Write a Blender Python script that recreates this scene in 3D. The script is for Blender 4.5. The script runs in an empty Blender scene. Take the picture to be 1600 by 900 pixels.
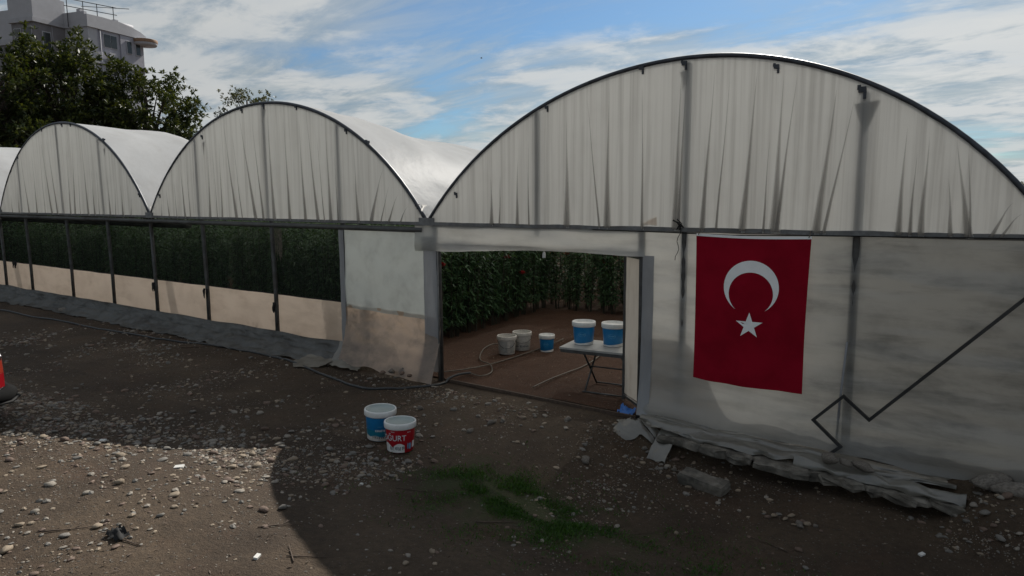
import bpy, bmesh, math, random
import numpy as np
from mathutils import Vector, Matrix, noise

random.seed(7); rng = np.random.default_rng(7)
scn = bpy.context.scene
COL = scn.collection
PI = math.pi

# ------------------------------------------------------------------ camera
F_PX, PITCH, AZ, ROLL = 1090.26, .132886, .608943, -.005048
CAM = Vector((6.2807, -9.0084, 3.2))
fh = Vector((-math.sin(AZ), math.cos(AZ), 0)); r0 = Vector((math.cos(AZ), math.sin(AZ), 0))
FW = fh * math.cos(PITCH) - Vector((0, 0, math.sin(PITCH)))
u0 = Vector((0, 0, math.cos(PITCH))) + fh * math.sin(PITCH)
RT = r0 * math.cos(ROLL) + u0 * math.sin(ROLL)
UP = u0 * math.cos(ROLL) - r0 * math.sin(ROLL)
cd = bpy.data.cameras.new("camera"); cam = bpy.data.objects.new("camera", cd); COL.objects.link(cam)
cd.sensor_width = 36; cd.lens = F_PX / 1600 * 36; cd.clip_end = 3000; cd.clip_start = .1
M = Matrix((RT, UP, -FW)).transposed().to_4x4(); M.translation = CAM
cam.matrix_world = M
scn.camera = cam

# ------------------------------------------------------------------ light
SUN_DIR = Vector((-.2, 1.25, 1)).normalized()          # towards the sun
EL = math.asin(SUN_DIR.z); AZS = math.atan2(SUN_DIR.x, SUN_DIR.y)
sl = bpy.data.lights.new("sun", 'SUN'); sl.energy = 5.0; sl.angle = math.radians(.5); sl.color = (1, .95, .875)
so = bpy.data.objects.new("sun", sl); COL.objects.link(so)
so.rotation_euler = SUN_DIR.to_track_quat('Z', 'Y').to_euler(); so.location = (0, 40, 40)
scn.view_settings.view_transform = 'Standard'; scn.view_settings.look = 'None'
scn.view_settings.exposure = 0.36; scn.view_settings.gamma = 1
scn.cycles.max_bounces = 8; scn.cycles.diffuse_bounces = 5; scn.cycles.transparent_max_bounces = 16
scn.cycles.sample_clamp_indirect = 6

world = bpy.data.worlds.new("World"); scn.world = world; world.use_nodes = True
CLOUD_A, CLOUD_B, CLOUD_C = (10.4636, 14.825, 0), (13.4282, 1.2806, 0), (15.1646, 11.822, 0)
def build_world():
    nt = world.node_tree; N = nt.nodes; L = nt.links; N.clear()
    def n(t, **k):
        x = N.new(t)
        for a, b in k.items(): setattr(x, a, b)
        return x
    def math_(op, a, b=None, clamp=False):
        x = n('ShaderNodeMath', operation=op); x.use_clamp = clamp
        for i, v in enumerate((a, b)):
            if v is None: continue
            if isinstance(v, (int, float)): x.inputs[i].default_value = v
            else: L.new(v, x.inputs[i])
        return x.outputs[0]
    out = n('ShaderNodeOutputWorld'); bg = n('ShaderNodeBackground'); bg.inputs[1].default_value = .075
    sky = n('ShaderNodeTexSky', sky_type='NISHITA', sun_disc=False)
    sky.sun_elevation = EL; sky.sun_rotation = AZS; sky.air_density = 1.0; sky.dust_density = .6; sky.ozone_density = 1.5
    tc = n('ShaderNodeTexCoord'); sp = n('ShaderNodeSeparateXYZ'); L.new(tc.outputs['Generated'], sp.inputs[0])
    z = math_('MAXIMUM', sp.outputs[2], 0.0); zz = math_('ADD', z, .13)
    cx = math_('DIVIDE', sp.outputs[0], zz); cy = math_('DIVIDE', sp.outputs[1], zz)
    cb = n('ShaderNodeCombineXYZ'); L.new(cx, cb.inputs[0]); L.new(cy, cb.inputs[1])
    def fbm(scale, rot, sc, loc, detail, rough, dist):
        mp = n('ShaderNodeMapping'); mp.inputs['Rotation'].default_value = (0, 0, rot); mp.inputs['Scale'].default_value = sc
        mp.inputs['Location'].default_value = loc; L.new(cb.outputs[0], mp.inputs[0])
        t = n('ShaderNodeTexNoise'); t.inputs['Scale'].default_value = scale; t.inputs['Detail'].default_value = detail
        t.inputs['Roughness'].default_value = rough; t.inputs['Distortion'].default_value = dist
        L.new(mp.outputs[0], t.inputs['Vector']); return t.outputs[0]
    def ramp(x, a, b):
        m = n('ShaderNodeMapRange', interpolation_type='SMOOTHSTEP'); m.inputs[1].default_value = a; m.inputs[2].default_value = b
        L.new(x, m.inputs[0]); return m.outputs[0]
    big = fbm(.50, .5, (.8, 1.2, 1), CLOUD_A, 5, .55, .4)
    fine = fbm(1.9, .9, (.5, 1.35, 1), CLOUD_B, 15, .68, .7)
    puff = fbm(2.6, .3, (.8, 1.1, 1), CLOUD_C, 15, .62, .3)
    cov = ramp(big, .29, .55)
    thin = math_('SUBTRACT', 1.0, math_('MULTIPLY', ramp(sp.outputs[2], .26, .6), .6))
    veil = math_('MULTIPLY', math_('MULTIPLY', ramp(math_('ADD', math_('MULTIPLY', fine, .7), math_('MULTIPLY', cov, .22)), .26, .52), math_('ADD', math_('MULTIPLY', cov, .66), .31)), thin)
    pf = math_('MULTIPLY', ramp(math_('ADD', math_('MULTIPLY', puff, .8), math_('MULTIPLY', cov, .16)), .45, .60), math_('ADD', math_('MULTIPLY', cov, .8), .2))
    # brightness of cloud: forward scattering towards the sun
    dt = n('ShaderNodeVectorMath', operation='DOT_PRODUCT'); L.new(tc.outputs['Generated'], dt.inputs[0])
    dt.inputs[1].default_value = SUN_DIR
    ph = math_('ADD', math_('MULTIPLY', math_('POWER', math_('MAXIMUM', dt.outputs['Value'], 0.0), 2.0), 2.3), 3.25)
    wn = n('ShaderNodeMix', data_type='RGBA'); L.new(ramp(fine, .35, .7), wn.inputs[0])
    wn.inputs[6].default_value = (.62, .80, .96, 1); wn.inputs[7].default_value = (1.06, 1.13, 1.12, 1)
    vc = n('ShaderNodeVectorMath', operation='SCALE'); L.new(wn.outputs[2], vc.inputs[0]); L.new(ph, vc.inputs['Scale'])
    pc = n('ShaderNodeVectorMath', operation='SCALE'); pc.inputs[0].default_value = (1.5, 1.52, 1.5); L.new(ph, pc.inputs['Scale'])
    tint = n('ShaderNodeMix', data_type='RGBA', blend_type='MULTIPLY'); tint.inputs[0].default_value = 1
    L.new(sky.outputs[0], tint.inputs[6]); tint.inputs[7].default_value = (.42, .62, .80, 1)
    m1 = n('ShaderNodeMix', data_type='RGBA'); L.new(math_('MULTIPLY', veil, .93), m1.inputs[0]); L.new(tint.outputs[2], m1.inputs[6]); L.new(vc.outputs[0], m1.inputs[7])
    m2 = n('ShaderNodeMix', data_type='RGBA'); L.new(math_('MULTIPLY', pf, .8), m2.inputs[0]); L.new(m1.outputs[2], m2.inputs[6]); L.new(pc.outputs[0], m2.inputs[7])
    L.new(m2.outputs[2], bg.inputs[0]); L.new(bg.outputs[0], out.inputs[0])
build_world()

# ------------------------------------------------------------------ helpers
def sstep(a, b, x):
    t = min(1, max(0, (x - a) / (b - a))); return t * t * (3 - 2 * t)
def nz(x, y, z=0.0): return noise.noise(Vector((x, y, z)))

def ground_h(x, y):
    h = .30 * sstep(-3.6, -5.7, y)
    d = sstep(1.4, 2.9, x) * sstep(-.14 - .5 * (1 - sstep(1.9, 3.0, x)), -.5 - .5 * (1 - sstep(1.9, 3.0, x)), y) * (1 - sstep(-2.4, -4.2, y))
    d *= 1 - sstep(5.95, 6.5, x) * sstep(-1.5, -.75, y)
    h -= .30 * d
    if -26 < x < 14 and -14 < y < .2:
        k = sstep(.1, -.4, y)
        h += k * (.035 * nz(x * .7, y * .7) + .018 * nz(x * 2.3, y * 2.3, 3) + .009 * nz(x * 6, y * 6, 5))
    h += .13 * sstep(5.8, 6.35, x) * sstep(-1.05, -.5, y) * sstep(.0, -.08, y)
    return h

def ray(px, py):
    d = FW + RT * ((px - 800) / F_PX) - UP * ((py - 450) / F_PX); return d
def at_z(px, py, z):                       # point at height z on the sight line
    d = ray(px, py); t = (z - CAM.z) / d.z; return CAM + d * t
def on_ground(px, py):
    z = 0
    for _ in range(12):
        p = at_z(px, py, z); z = ground_h(p.x, p.y) if p.y < 0 else .01
    return Vector((p.x, p.y, z))
def on_front(px, py, Y=0.0):               # point in the upright plane y = Y
    d = ray(px, py); t = (Y - CAM.y) / d.y; return CAM + d * t

class MB:
    def __init__(s): s.v = []; s.f = []
    def add(s, vs, fs):
        o = len(s.v); s.v += [tuple(p) for p in vs]; s.f += [tuple(i + o for i in f) for f in fs]; return s
    def box(s, c, size, ax=None, taper=1.0):
        X, Y, Z = ax or (Vector((1, 0, 0)), Vector((0, 1, 0)), Vector((0, 0, 1)))
        c = Vector(c); a, b, d = size[0] / 2, size[1] / 2, size[2] / 2; vs = []
        for k in (-1, 1):
            t = taper if k > 0 else 1
            for (i, j) in ((-1, -1), (1, -1), (1, 1), (-1, 1)): vs.append(c + X * a * i * t + Y * b * j * t + Z * d * k)
        return s.add(vs, [(3, 2, 1, 0), (4, 5, 6, 7), (0, 1, 5, 4), (1, 2, 6, 5), (2, 3, 7, 6), (3, 0, 4, 7)])
    def tube(s, pts, r, n=8, cap=True):
        pts = [Vector(p) for p in pts]; rr = r if isinstance(r, (list, tuple)) else [r] * len(pts)
        rings = []; ref = None
        for i, p in enumerate(pts):
            t = (pts[min(i + 1, len(pts) - 1)] - pts[max(i - 1, 0)]).normalized()
            if ref is None: ref = t.orthogonal().normalized()
            ref = (ref - t * ref.dot(t))
            ref = ref.normalized() if ref.length > 1e-6 else t.orthogonal().normalized()
            b = t.cross(ref)
            rings.append([p + (ref * math.cos(2 * PI * k / n) + b * math.sin(2 * PI * k / n)) * rr[i] for k in range(n)])
        vs = [q for R in rings for q in R]; fs = []
        for i in range(len(pts) - 1):
            for k in range(n):
                a = i * n + k; b_ = i * n + (k + 1) % n; fs.append((a, b_, b_ + n, a + n))
        if cap: fs += [tuple(range(n - 1, -1, -1)), tuple(range((len(pts) - 1) * n, len(pts) * n))]
        return s.add(vs, fs)
    def bar(s, a, b, w, h=None):
        a = Vector(a); b = Vector(b); d = b - a; Z = d.normalized()
        X = Vector((0, 1, 0)).cross(Z); X = X.normalized() if X.length > 1e-4 else Vector((1, 0, 0)); Y = Z.cross(X)
        return s.box((a + b) / 2, (w, h or w, d.length), (X, Y, Z))
    def lathe(s, prof, n=32, c=(0, 0, 0)):
        c = Vector(c); vs = []; fs = []
        for (r, z) in prof:
            for k in range(n): vs.append(c + Vector((r * math.cos(2 * PI * k / n), r * math.sin(2 * PI * k / n), z)))
        for i in range(len(prof) - 1):
            for k in range(n):
                a = i * n + k; b = i * n + (k + 1) % n; fs.append((a, b, b + n, a + n))
        return s.add(vs, fs)
    def disc(s, r, z, n=32, up=True):
        vs = [(r * math.cos(2 * PI * k / n), r * math.sin(2 * PI * k / n), z) for k in range(n)]
        return s.add(vs, [tuple(range(n)) if up else tuple(range(n - 1, -1, -1))])
    def grid(s, nu, nv, fn):
        vs = [fn(i / (nu - 1), j / (nv - 1)) for j in range(nv) for i in range(nu)]
        fs = [(j * nu + i, j * nu + i + 1, (j + 1) * nu + i + 1, (j + 1) * nu + i) for j in range(nv - 1) for i in range(nu - 1)]
        return s.add(vs, fs)
    def mesh(s, name, mat, smooth=False):
        me = bpy.data.meshes.new(name); me.from_pydata(s.v, [], s.f)
        if smooth:
            me.polygons.foreach_set('use_smooth', [True] * len(me.polygons))
        if mat: me.materials.append(mat)
        me.update(); return me
    def obj(s, name, mat, parent=None, smooth=False, label=None, kind=None):
        return link(s.mesh(name, mat, smooth), name, parent, label, kind)

def link(me, name, parent=None, label=None, kind=None):
    o = bpy.data.objects.new(name, me); COL.objects.link(o); o.parent = parent
    if label: o['label'] = label
    if kind: o['kind'] = kind
    return o
def tag(o, label, cat, group=None):
    o['label'] = label; o['category'] = cat
    if group: o['group'] = group
    return o
def thing(name, label, cat, loc=(0, 0, 0), rz=0, group=None):
    o = bpy.data.objects.new(name, None); COL.objects.link(o); o.empty_display_size = .1
    o.location = loc; o.rotation_euler = (0, 0, rz); return tag(o, label, cat, group)
def dup(root, loc, rz=0, label=None, group=None, scale=None):
    r = root.copy(); COL.objects.link(r); r.location = loc; r.rotation_euler = (0, 0, rz)
    if scale: r.scale = scale
    if label: r['label'] = label
    if group: r['group'] = group
    for ch in list(root.children):
        c = ch.copy(); COL.objects.link(c); c.parent = r
        for g in list(ch.children):
            d = g.copy(); COL.objects.link(d); d.parent = c
    return r

# ------------------------------------------------------------------ materials
class NT:
    def __init__(s, name):
        s.m = bpy.data.materials.new(name); s.m.use_nodes = True; s.nt = s.m.node_tree; s.nt.nodes.clear()
        s.out = s.n('ShaderNodeOutputMaterial'); s.tc = s.n('ShaderNodeTexCoord')
    def n(s, t, **k):
        x = s.nt.nodes.new(t)
        for a, b in k.items(): setattr(x, a, b)
        return x
    def l(s, a, b): s.nt.links.new(a, b)
    def noise(s, scale, detail=4, rough=.55, sc=(1, 1, 1), dist=0, loc=(0, 0, 0)):
        mp = s.n('ShaderNodeMapping'); mp.inputs['Scale'].default_value = sc; mp.inputs['Location'].default_value = loc
        s.l(s.tc.outputs['Object'], mp.inputs[0])
        t = s.n('ShaderNodeTexNoise'); t.inputs['Scale'].default_value = scale; t.inputs['Detail'].default_value = detail
        t.inputs['Roughness'].default_value = rough; t.inputs['Distortion'].default_value = dist
        s.l(mp.outputs[0], t.inputs['Vector']); return t.outputs[0]
    def ramp(s, x, a, b, lo=0, hi=1):
        m = s.n('ShaderNodeMapRange', interpolation_type='SMOOTHSTEP')
        for i, v in ((1, a), (2, b), (3, lo), (4, hi)): m.inputs[i].default_value = v
        s.l(x, m.inputs[0]); return m.outputs[0]
    def mix(s, f, a, b, blend='MIX'):
        m = s.n('ShaderNodeMix', data_type='RGBA', blend_type=blend)
        for i, v in ((0, f), (6, a), (7, b)):
            if isinstance(v, (tuple, list)): m.inputs[i].default_value = (*v[:3], 1)
            elif isinstance(v, (int, float)): m.inputs[i].default_value = v
            else: s.l(v, m.inputs[i])
        return m.outputs[2]
    def math(s, op, a, b):
        m = s.n('ShaderNodeMath', operation=op)
        for i, v in enumerate((a, b)):
            if isinstance(v, (int, float)): m.inputs[i].default_value = v
            else: s.l(v, m.inputs[i])
        return m.outputs[0]
    def bump(s, h, strength=.5, dist=.02):
        b = s.n('ShaderNodeBump'); b.inputs['Strength'].default_value = strength; b.inputs['Distance'].default_value = dist
        s.l(h, b.inputs['Height']); return b.outputs[0]

def pbr(name, col, rough=.6, var=.25, vscale=6, metal=0, bump=.0, bscale=40, spec=.5, dirt=None, dirt_amt=.4, dscale=3, trans=0):
    t = NT(name); p = t.n('ShaderNodeBsdfPrincipled')
    c = t.mix(t.ramp(t.noise(vscale), .3, .7), tuple(x * (1 - var) for x in col), tuple(min(1, x * (1 + var)) for x in col))
    if dirt: c = t.mix(t.math('MULTIPLY', t.ramp(t.noise(dscale, 6, .65), .42, .7), dirt_amt), c, dirt)
    t.l(c, p.inputs['Base Color']); p.inputs['Roughness'].default_value = rough; p.inputs['Metallic'].default_value = metal
    p.inputs['Specular IOR Level'].default_value = spec
    if bump: t.l(t.bump(t.noise(bscale, 6, .6), bump, .02), p.inputs['Normal'])
    sh = p.outputs[0]
    if trans:
        tr = t.n('ShaderNodeBsdfTranslucent'); t.l(c, tr.inputs[0]); mx = t.n('ShaderNodeMixShader'); mx.inputs[0].default_value = trans
        t.l(sh, mx.inputs[1]); t.l(tr.outputs[0], mx.inputs[2]); sh = mx.outputs[0]
    t.l(sh, t.out.inputs[0]); return t.m

def film(name, col, trans, tcol=None, dirt=(.2, .17, .13), dirt_amt=.35, streak=(7, 7, .8), rough=.35, gloss=.06, clear=0, bump=.15, xdirt=None, fade=False, iso=.5):
    t = NT(name)
    d = t.ramp(t.noise(1.0, 7, .65, streak, .3), .42, .72); d2 = t.ramp(t.noise(1.7, 5, .6), .45, .75)
    dd = t.math('MULTIPLY', t.math('ADD', t.math('MULTIPLY', d, .6), t.math('MULTIPLY', d2, iso)), dirt_amt)
    if xdirt:
        sp = t.n('ShaderNodeSeparateXYZ'); t.l(t.tc.outputs['Object'], sp.inputs[0])
        xr = t.math('ADD', sp.outputs[0], t.math('MULTIPLY', t.noise(.9, 5, .6), 1.6))
        dd = t.math('MINIMUM', t.math('ADD', dd, t.ramp(xr, xdirt[0] + .8, xdirt[1] + .8, 0, xdirt[2])), .9)
    c = t.mix(dd, col, dirt); ct = t.mix(dd, tcol or col, tuple(x * .8 for x in dirt))
    nrm = t.bump(t.noise(9, 5, .6, (1, 1, .35)), bump, .03)
    df = t.n('ShaderNodeBsdfDiffuse'); tr = t.n('ShaderNodeBsdfTranslucent'); gl = t.n('ShaderNodeBsdfGlossy'); gl.inputs['Roughness'].default_value = rough
    t.l(c, df.inputs[0]); t.l(ct, tr.inputs[0]); t.l(nrm, df.inputs['Normal']); t.l(nrm, gl.inputs['Normal'])
    m1 = t.n('ShaderNodeMixShader'); m1.inputs[0].default_value = trans; t.l(df.outputs[0], m1.inputs[1]); t.l(tr.outputs[0], m1.inputs[2])
    sh = m1.outputs[0]
    if clear:
        tp = t.n('ShaderNodeBsdfTransparent'); m3 = t.n('ShaderNodeMixShader'); m3.inputs[0].default_value = clear
        t.l(sh, m3.inputs[1]); t.l(tp.outputs[0], m3.inputs[2]); sh = m3.outputs[0]
    if fade:
        at = t.n('ShaderNodeAttribute', attribute_name='fade'); tp = t.n('ShaderNodeBsdfTransparent'); m3 = t.n('ShaderNodeMixShader')
        t.l(at.outputs['Fac'], m3.inputs[0]); t.l(tp.outputs[0], m3.inputs[1]); t.l(sh, m3.inputs[2]); t.l(m3.outputs[0], t.out.inputs[0]); return t.m
    m2 = t.n('ShaderNodeMixShader'); m2.inputs[0].default_value = gloss; t.l(sh, m2.inputs[1]); t.l(gl.outputs[0], m2.inputs[2])
    t.l(m2.outputs[0], t.out.inputs[0]); return t.m

def leaf_mat(name, a, b, trans=.3, scale=5):
    t = NT(name); g = t.n('ShaderNodeNewGeometry')
    c = t.mix(g.outputs['Random Per Island'], a, b)
    p = t.n('ShaderNodeBsdfPrincipled'); t.l(c, p.inputs['Base Color']); p.inputs['Roughness'].default_value = .5; p.inputs['Specular IOR Level'].default_value = .35
    tr = t.n('ShaderNodeBsdfTranslucent'); t.l(t.mix(1.0, c, (1.5, 1.4, .5), 'MULTIPLY'), tr.inputs[0])
    m = t.n('ShaderNodeMixShader'); m.inputs[0].default_value = trans; t.l(p.outputs[0], m.inputs[1]); t.l(tr.outputs[0], m.inputs[2])
    t.l(m.outputs[0], t.out.inputs[0]); return t.m

def soil_mat(name, base, light, red, wet=.0, moss=True):
    t = NT(name); p = t.n('ShaderNodeBsdfPrincipled')
    c = t.mix(t.ramp(t.noise(.55, 6, .6), .35, .68), base, light)
    c = t.mix(t.math('MULTIPLY', t.ramp(t.noise(1.3, 5, .6, loc=(4, 1, 0)), .5, .75), .6), c, red)
    c = t.mix(t.ramp(t.noise(14, 6, .7), .3, .75, .0, .55), c, tuple(x * .45 for x in base))
    # pebbles and chips pressed into the dirt
    h = t.noise(30, 8, .7)
    for sc, thr, col in ((26, .30, (.15, .13, .105)), (60, .24, (.19, .165, .135)), (120, .22, (.22, .19, .155))):
        v = t.n('ShaderNodeTexVoronoi'); v.inputs['Scale'].default_value = sc; v.inputs['Randomness'].default_value = 1
        t.l(t.tc.outputs['Object'], v.inputs['Vector'])
        sep = t.n('ShaderNodeSeparateColor'); t.l(v.outputs['Color'], sep.inputs[0])
        dens = t.ramp(t.noise(.8, 4, .6, loc=(sc, 3, 0)), .38, .66, .04, .34)
        pick = t.math('LESS_THAN', sep.outputs[0], dens)
        msk = t.math('MULTIPLY', pick, t.ramp(v.outputs['Distance'], thr + .06, thr - .06))
        stone = t.mix(sep.outputs[1], tuple(x * .45 for x in col), col)
        c = t.mix(msk, c, stone); h = t.math('ADD', h, t.math('MULTIPLY', msk, .8))
    if moss:
        sp = t.n('ShaderNodeSeparateXYZ'); t.l(t.tc.outputs['Object'], sp.inputs[0])
        dx = t.math('POWER', t.math('DIVIDE', t.math('SUBTRACT', sp.outputs[0], 2.3), 1.9), 2.0)
        dy = t.math('POWER', t.math('DIVIDE', t.math('SUBTRACT', sp.outputs[1], -3.2), 1.1), 2.0)
        d = t.math('SUBTRACT', 1.0, t.math('ADD', dx, dy))
        mm = t.ramp(t.math('ADD', t.math('MULTIPLY', d, .35), t.noise(2.6, 7, .7)), .58, .92, 0, .5)
        c = t.mix(mm, c, (.026, .060, .009))
    t.l(c, p.inputs['Base Color']); p.inputs['Roughness'].default_value = .9; p.inputs['Specular IOR Level'].default_value = .25
    t.l(t.bump(h, 1.0, .03), p.inputs['Normal']); t.l(p.outputs[0], t.out.inputs[0]); return t.m

MAT = dict(
    ground=soil_mat('dirt', (.053, .037, .0245), (.098, .070, .0455), (.085, .050, .031)),
    soil=soil_mat('red_soil', (.072, .036, .021), (.092, .047, .028), (.08, .037, .023), moss=False),
    gable=film('gable_film', (.50, .50, .475),   .62, (.75, .755, .73), streak=(13, 13, .22), dirt_amt=.62, dirt=(.25, .235, .21), iso=.12),  # dirt streaks; soft shading of the upright folds is painted in with them
    roof=film('roof_film', (.62, .635, .65), .52, (.80, .78, .74), dirt_amt=.25, streak=(2, 2, 2), gloss=.010, rough=.4, dirt=(.4, .38, .35), bump=.25, clear=.075),
    wall=film('wall_film', (.42, .43, .415), .60, (.77, .765, .72), streak=(.8, .8, 4), dirt_amt=.45, iso=.3, dirt=(.13, .135, .127), xdirt=(3.0, 5.6, .62)),
    backing=film('backing_film', (.45, .42, .38), .42, (.55, .48, .42), streak=(1.5, 1.5, 4), dirt_amt=.7, dirt=(.16, .14, .11)),
    panel=film('panel_film', (.50, .54, .52), .5, (.72, .76, .72), streak=(3, 3, 3), dirt_amt=.4, dirt=(.28, .29, .27)),
    lower=film('lower_film', (.33, .27, .22), .62, (.80, .62, .48), streak=(2, 2, 3), dirt_amt=.75, dirt=(.12, .11, .10)),
    skirt=film('skirt_film', (.48, .41, .34), .72, (.98, .83, .70), streak=(1.0, 1.0, 3), dirt_amt=.4, dirt=(.4, .28, .19)),
    netwall=film('side_net', (.018, .02, .018), .35, dirt_amt=.3, dirt=(.03, .03, .025), gloss=0, bump=0),
    leafpanel=film('leaf_film', (.62, .59, .54), .4, (.8, .75, .66), dirt_amt=.4, dirt=(.4, .33, .25)),
    flap=film('flap_film', (.125, .128, .122), .15, streak=(1.2, 1.2, 4), dirt_amt=1.1, dirt=(.035, .032, .028), gloss=.05, rough=.45, bump=.4),
    drape=film('drape_film', (.22, .21, .18), .25, streak=(2, 2, 6), dirt_amt=.7, dirt=(.08, .07, .055), bump=.5, gloss=.1, rough=.3),
    fold=film('fold_film', (.32, .30, .27), .45, streak=(20, 20, 1), dirt_amt=.5, dirt=(.09, .075, .06)),
    foldsoft=film('fold_soft', (.30, .285, .26), .42, streak=(20, 20, 1), dirt_amt=.5, dirt=(.12, .10, .085), fade=True),
    strip=film('strip_film', (.33, .34, .355), .3, streak=(6, 6, 1), dirt_amt=.4, dirt=(.12, .12, .12)),
    net=film('insect_net', (.022, .028, .024), .2, gloss=.0, clear=.44, dirt_amt=.3, dirt=(.03, .03, .025), bump=0),
    steel=pbr('galvanised_steel', (.075, .078, .078), .5, .3, 8, .5, dirt=(.08, .06, .045)),
    pipe=pbr('dark_pipe', (.045, .05, .06), .45, .3, 8, .3),
    rail=pbr('clip_rail', (.17, .175, .175), .55, .3, 10, .2, dirt=(.07, .06, .05), dirt_amt=.6, dscale=5),
    black=pbr('black_plastic', (.018, .018, .018), .7, .3, spec=.15),
    rod=pbr('black_steel', (.022, .022, .022), .5, .3),
    hose=pbr('hose_rubber', (.035, .038, .04), .5, .3, 20),
    hose2=pbr('tan_hose', (.10, .083, .062), .55, .3, 20),
    flag=pbr('flag_cloth', (.27, .006, .020), .85, .12, 3, spec=.05, trans=.14, bump=.25, bscale=160),
    white=pbr('white_print', (.88, .89, .88), .75, .03, 9, spec=.15),
    tubwhite=pbr('white_plastic', (.70, .71, .69), .35, .06, 12, dirt=(.38, .35, .29), dirt_amt=.35, dscale=9),
    tubold=pbr('old_plastic', (.62, .60, .55), .5, .1, 12, dirt=(.2, .17, .13), dirt_amt=.6, dscale=12),
    tubblue=pbr('blue_label', (.010, .19, .44), .35, .12, 5, dirt=(.02, .12, .25), dirt_amt=.25),
    tubteal=pbr('teal_label', (.006, .16, .24), .4, .1, 5),
    tubred=pbr('red_label', (.42, .008, .018), .38, .12, 5, dirt=(.18, .02, .02), dirt_amt=.25),
    print=pbr('pale_print', (.62, .66, .68), .5, .1, 20),
    faint=pbr('faint_print', (.11, .36, .55), .5, .1, 20),
    water=pbr('milky_water', (.36, .41, .39), .15, .05),
    grey=pbr('grey_print', (.16, .17, .17), .6, .1, 20),
    tabletop=pbr('laminate', (.36, .36, .34), .4, .1, 4, dirt=(.22, .2, .17), dirt_amt=.5),
    concrete=pbr('concrete', (.15, .138, .115), .9, .55, 5, bump=.8, bscale=25, dirt=(.07, .06, .045), dirt_amt=.7, dscale=4),
    rock=pbr('rock', (.17, .15, .125), .85, .35, 7, bump=.6, bscale=30),
    stone_a=pbr('pale_stone', (.225, .20, .165), .8, .2, 9, bump=.3),
    stone_b=pbr('grey_stone', (.145, .134, .117), .8, .25, 9, bump=.3),
    stone_c=pbr('tan_stone', (.215, .17, .12), .8, .25, 9, bump=.3),
    stone_d=pbr('brown_stone', (.125, .085, .063), .8, .25, 9, bump=.3),
    wood=pbr('twig_wood', (.07, .048, .033), .85, .3, 20),
    bark=pbr('bark', (.06, .045, .035), .9, .3, 6, bump=.6, bscale=20),
    leafdark=leaf_mat('tree_leaf', (.016, .030, .010), (.062, .072, .018), .24),
    leafcrop=leaf_mat('crop_leaf', (.024, .060, .030), (.085, .165, .075), .26),
    leaffar=leaf_mat('small_leaf', (.03, .042, .02), (.085, .085, .035), .25),
    stem=pbr('green_stem', (.028, .028, .016), .7),
    petal=pbr('red_petal', (.42, .010, .018), .6, .2),
    grass=leaf_mat('grass_blade', (.018, .055, .006), (.05, .12, .014), .3),
    plaster=pbr('white_plaster', (.40, .40, .42), .85, .04, 2),
    cladding=pbr('grey_cladding', (.17, .16, .165), .7, .12, 2),
    band=pbr('grey_band', (.36, .36, .38), .8, .06, 2),
    lilac=pbr('lilac_wall', (.34, .34, .38), .85, .06, 2),
    glass=pbr('window_glass', (.03, .035, .035), .08, .2),
    panelblack=pbr('solar_panel', (.012, .013, .018), .7, .2, spec=.1),
    orange=pbr('terracotta_edge', (.26, .16, .10), .8, .1),
    carwhite=pbr('car_paint', (.62, .63, .64), .25, .02, 2, dirt=(.4, .37, .33), dirt_amt=.2),
    lamp_red=pbr('lamp_red', (.20, .004, .008), .3, .05, 3, spec=.2),
    lamp_orange=pbr('lamp_orange', (.20, .02, .010), .3, .05, 3, spec=.2),
    chrome=pbr('bright_trim', (.6, .6, .6), .2, .05, 3, 1),
    tyre=pbr('tyre_rubber', (.012, .012, .012), .9, .2, spec=.05),
    blueplastic=pbr('blue_plastic', (.02, .13, .42), .4, .2),
    paper=pbr('paper_scrap', (.60, .59, .55), .8, .1),
)

# ------------------------------------------------------------------ setting: ground
def build_ground():
    def axis(lo, hi, step, outer):
        a = list(np.arange(lo, hi + 1e-6, step)); k = step
        l, r = [], []
        x = lo
        while x > -outer: k *= 1.35; x -= k; l.append(x)
        k = step; x = hi
        while x < outer: k *= 1.35; x += k; r.append(x)
        return l[::-1] + a + r
    xs = axis(-14, 9.5, .085, 900); ys = axis(-8.2, .3, .085, 900)
    m = MB(); nx = len(xs)
    m.v = [(x, y, ground_h(x, y)) for y in ys for x in xs]
    m.f = [(j * nx + i, j * nx + i + 1, (j + 1) * nx + i + 1, (j + 1) * nx + i) for j in range(len(ys) - 1) for i in range(nx - 1)]
    m.obj('ground', MAT['ground'], smooth=True, kind='structure')
    def soil(u, v):
        x = -28.2 + 34.8 * u; y = .06 + 29.6 * v ** 1.8
        k = min(1, y / .4)
        return (x, y, .022 + k * (.03 * nz(x * 1.5, y * 1.5, 9) + .02 * nz(x * 5, y * 5, 2) + .03))
    MB().grid(330, 110, soil).obj('greenhouse_soil', MAT['soil'], smooth=True, kind='structure')
build_ground()

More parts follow.
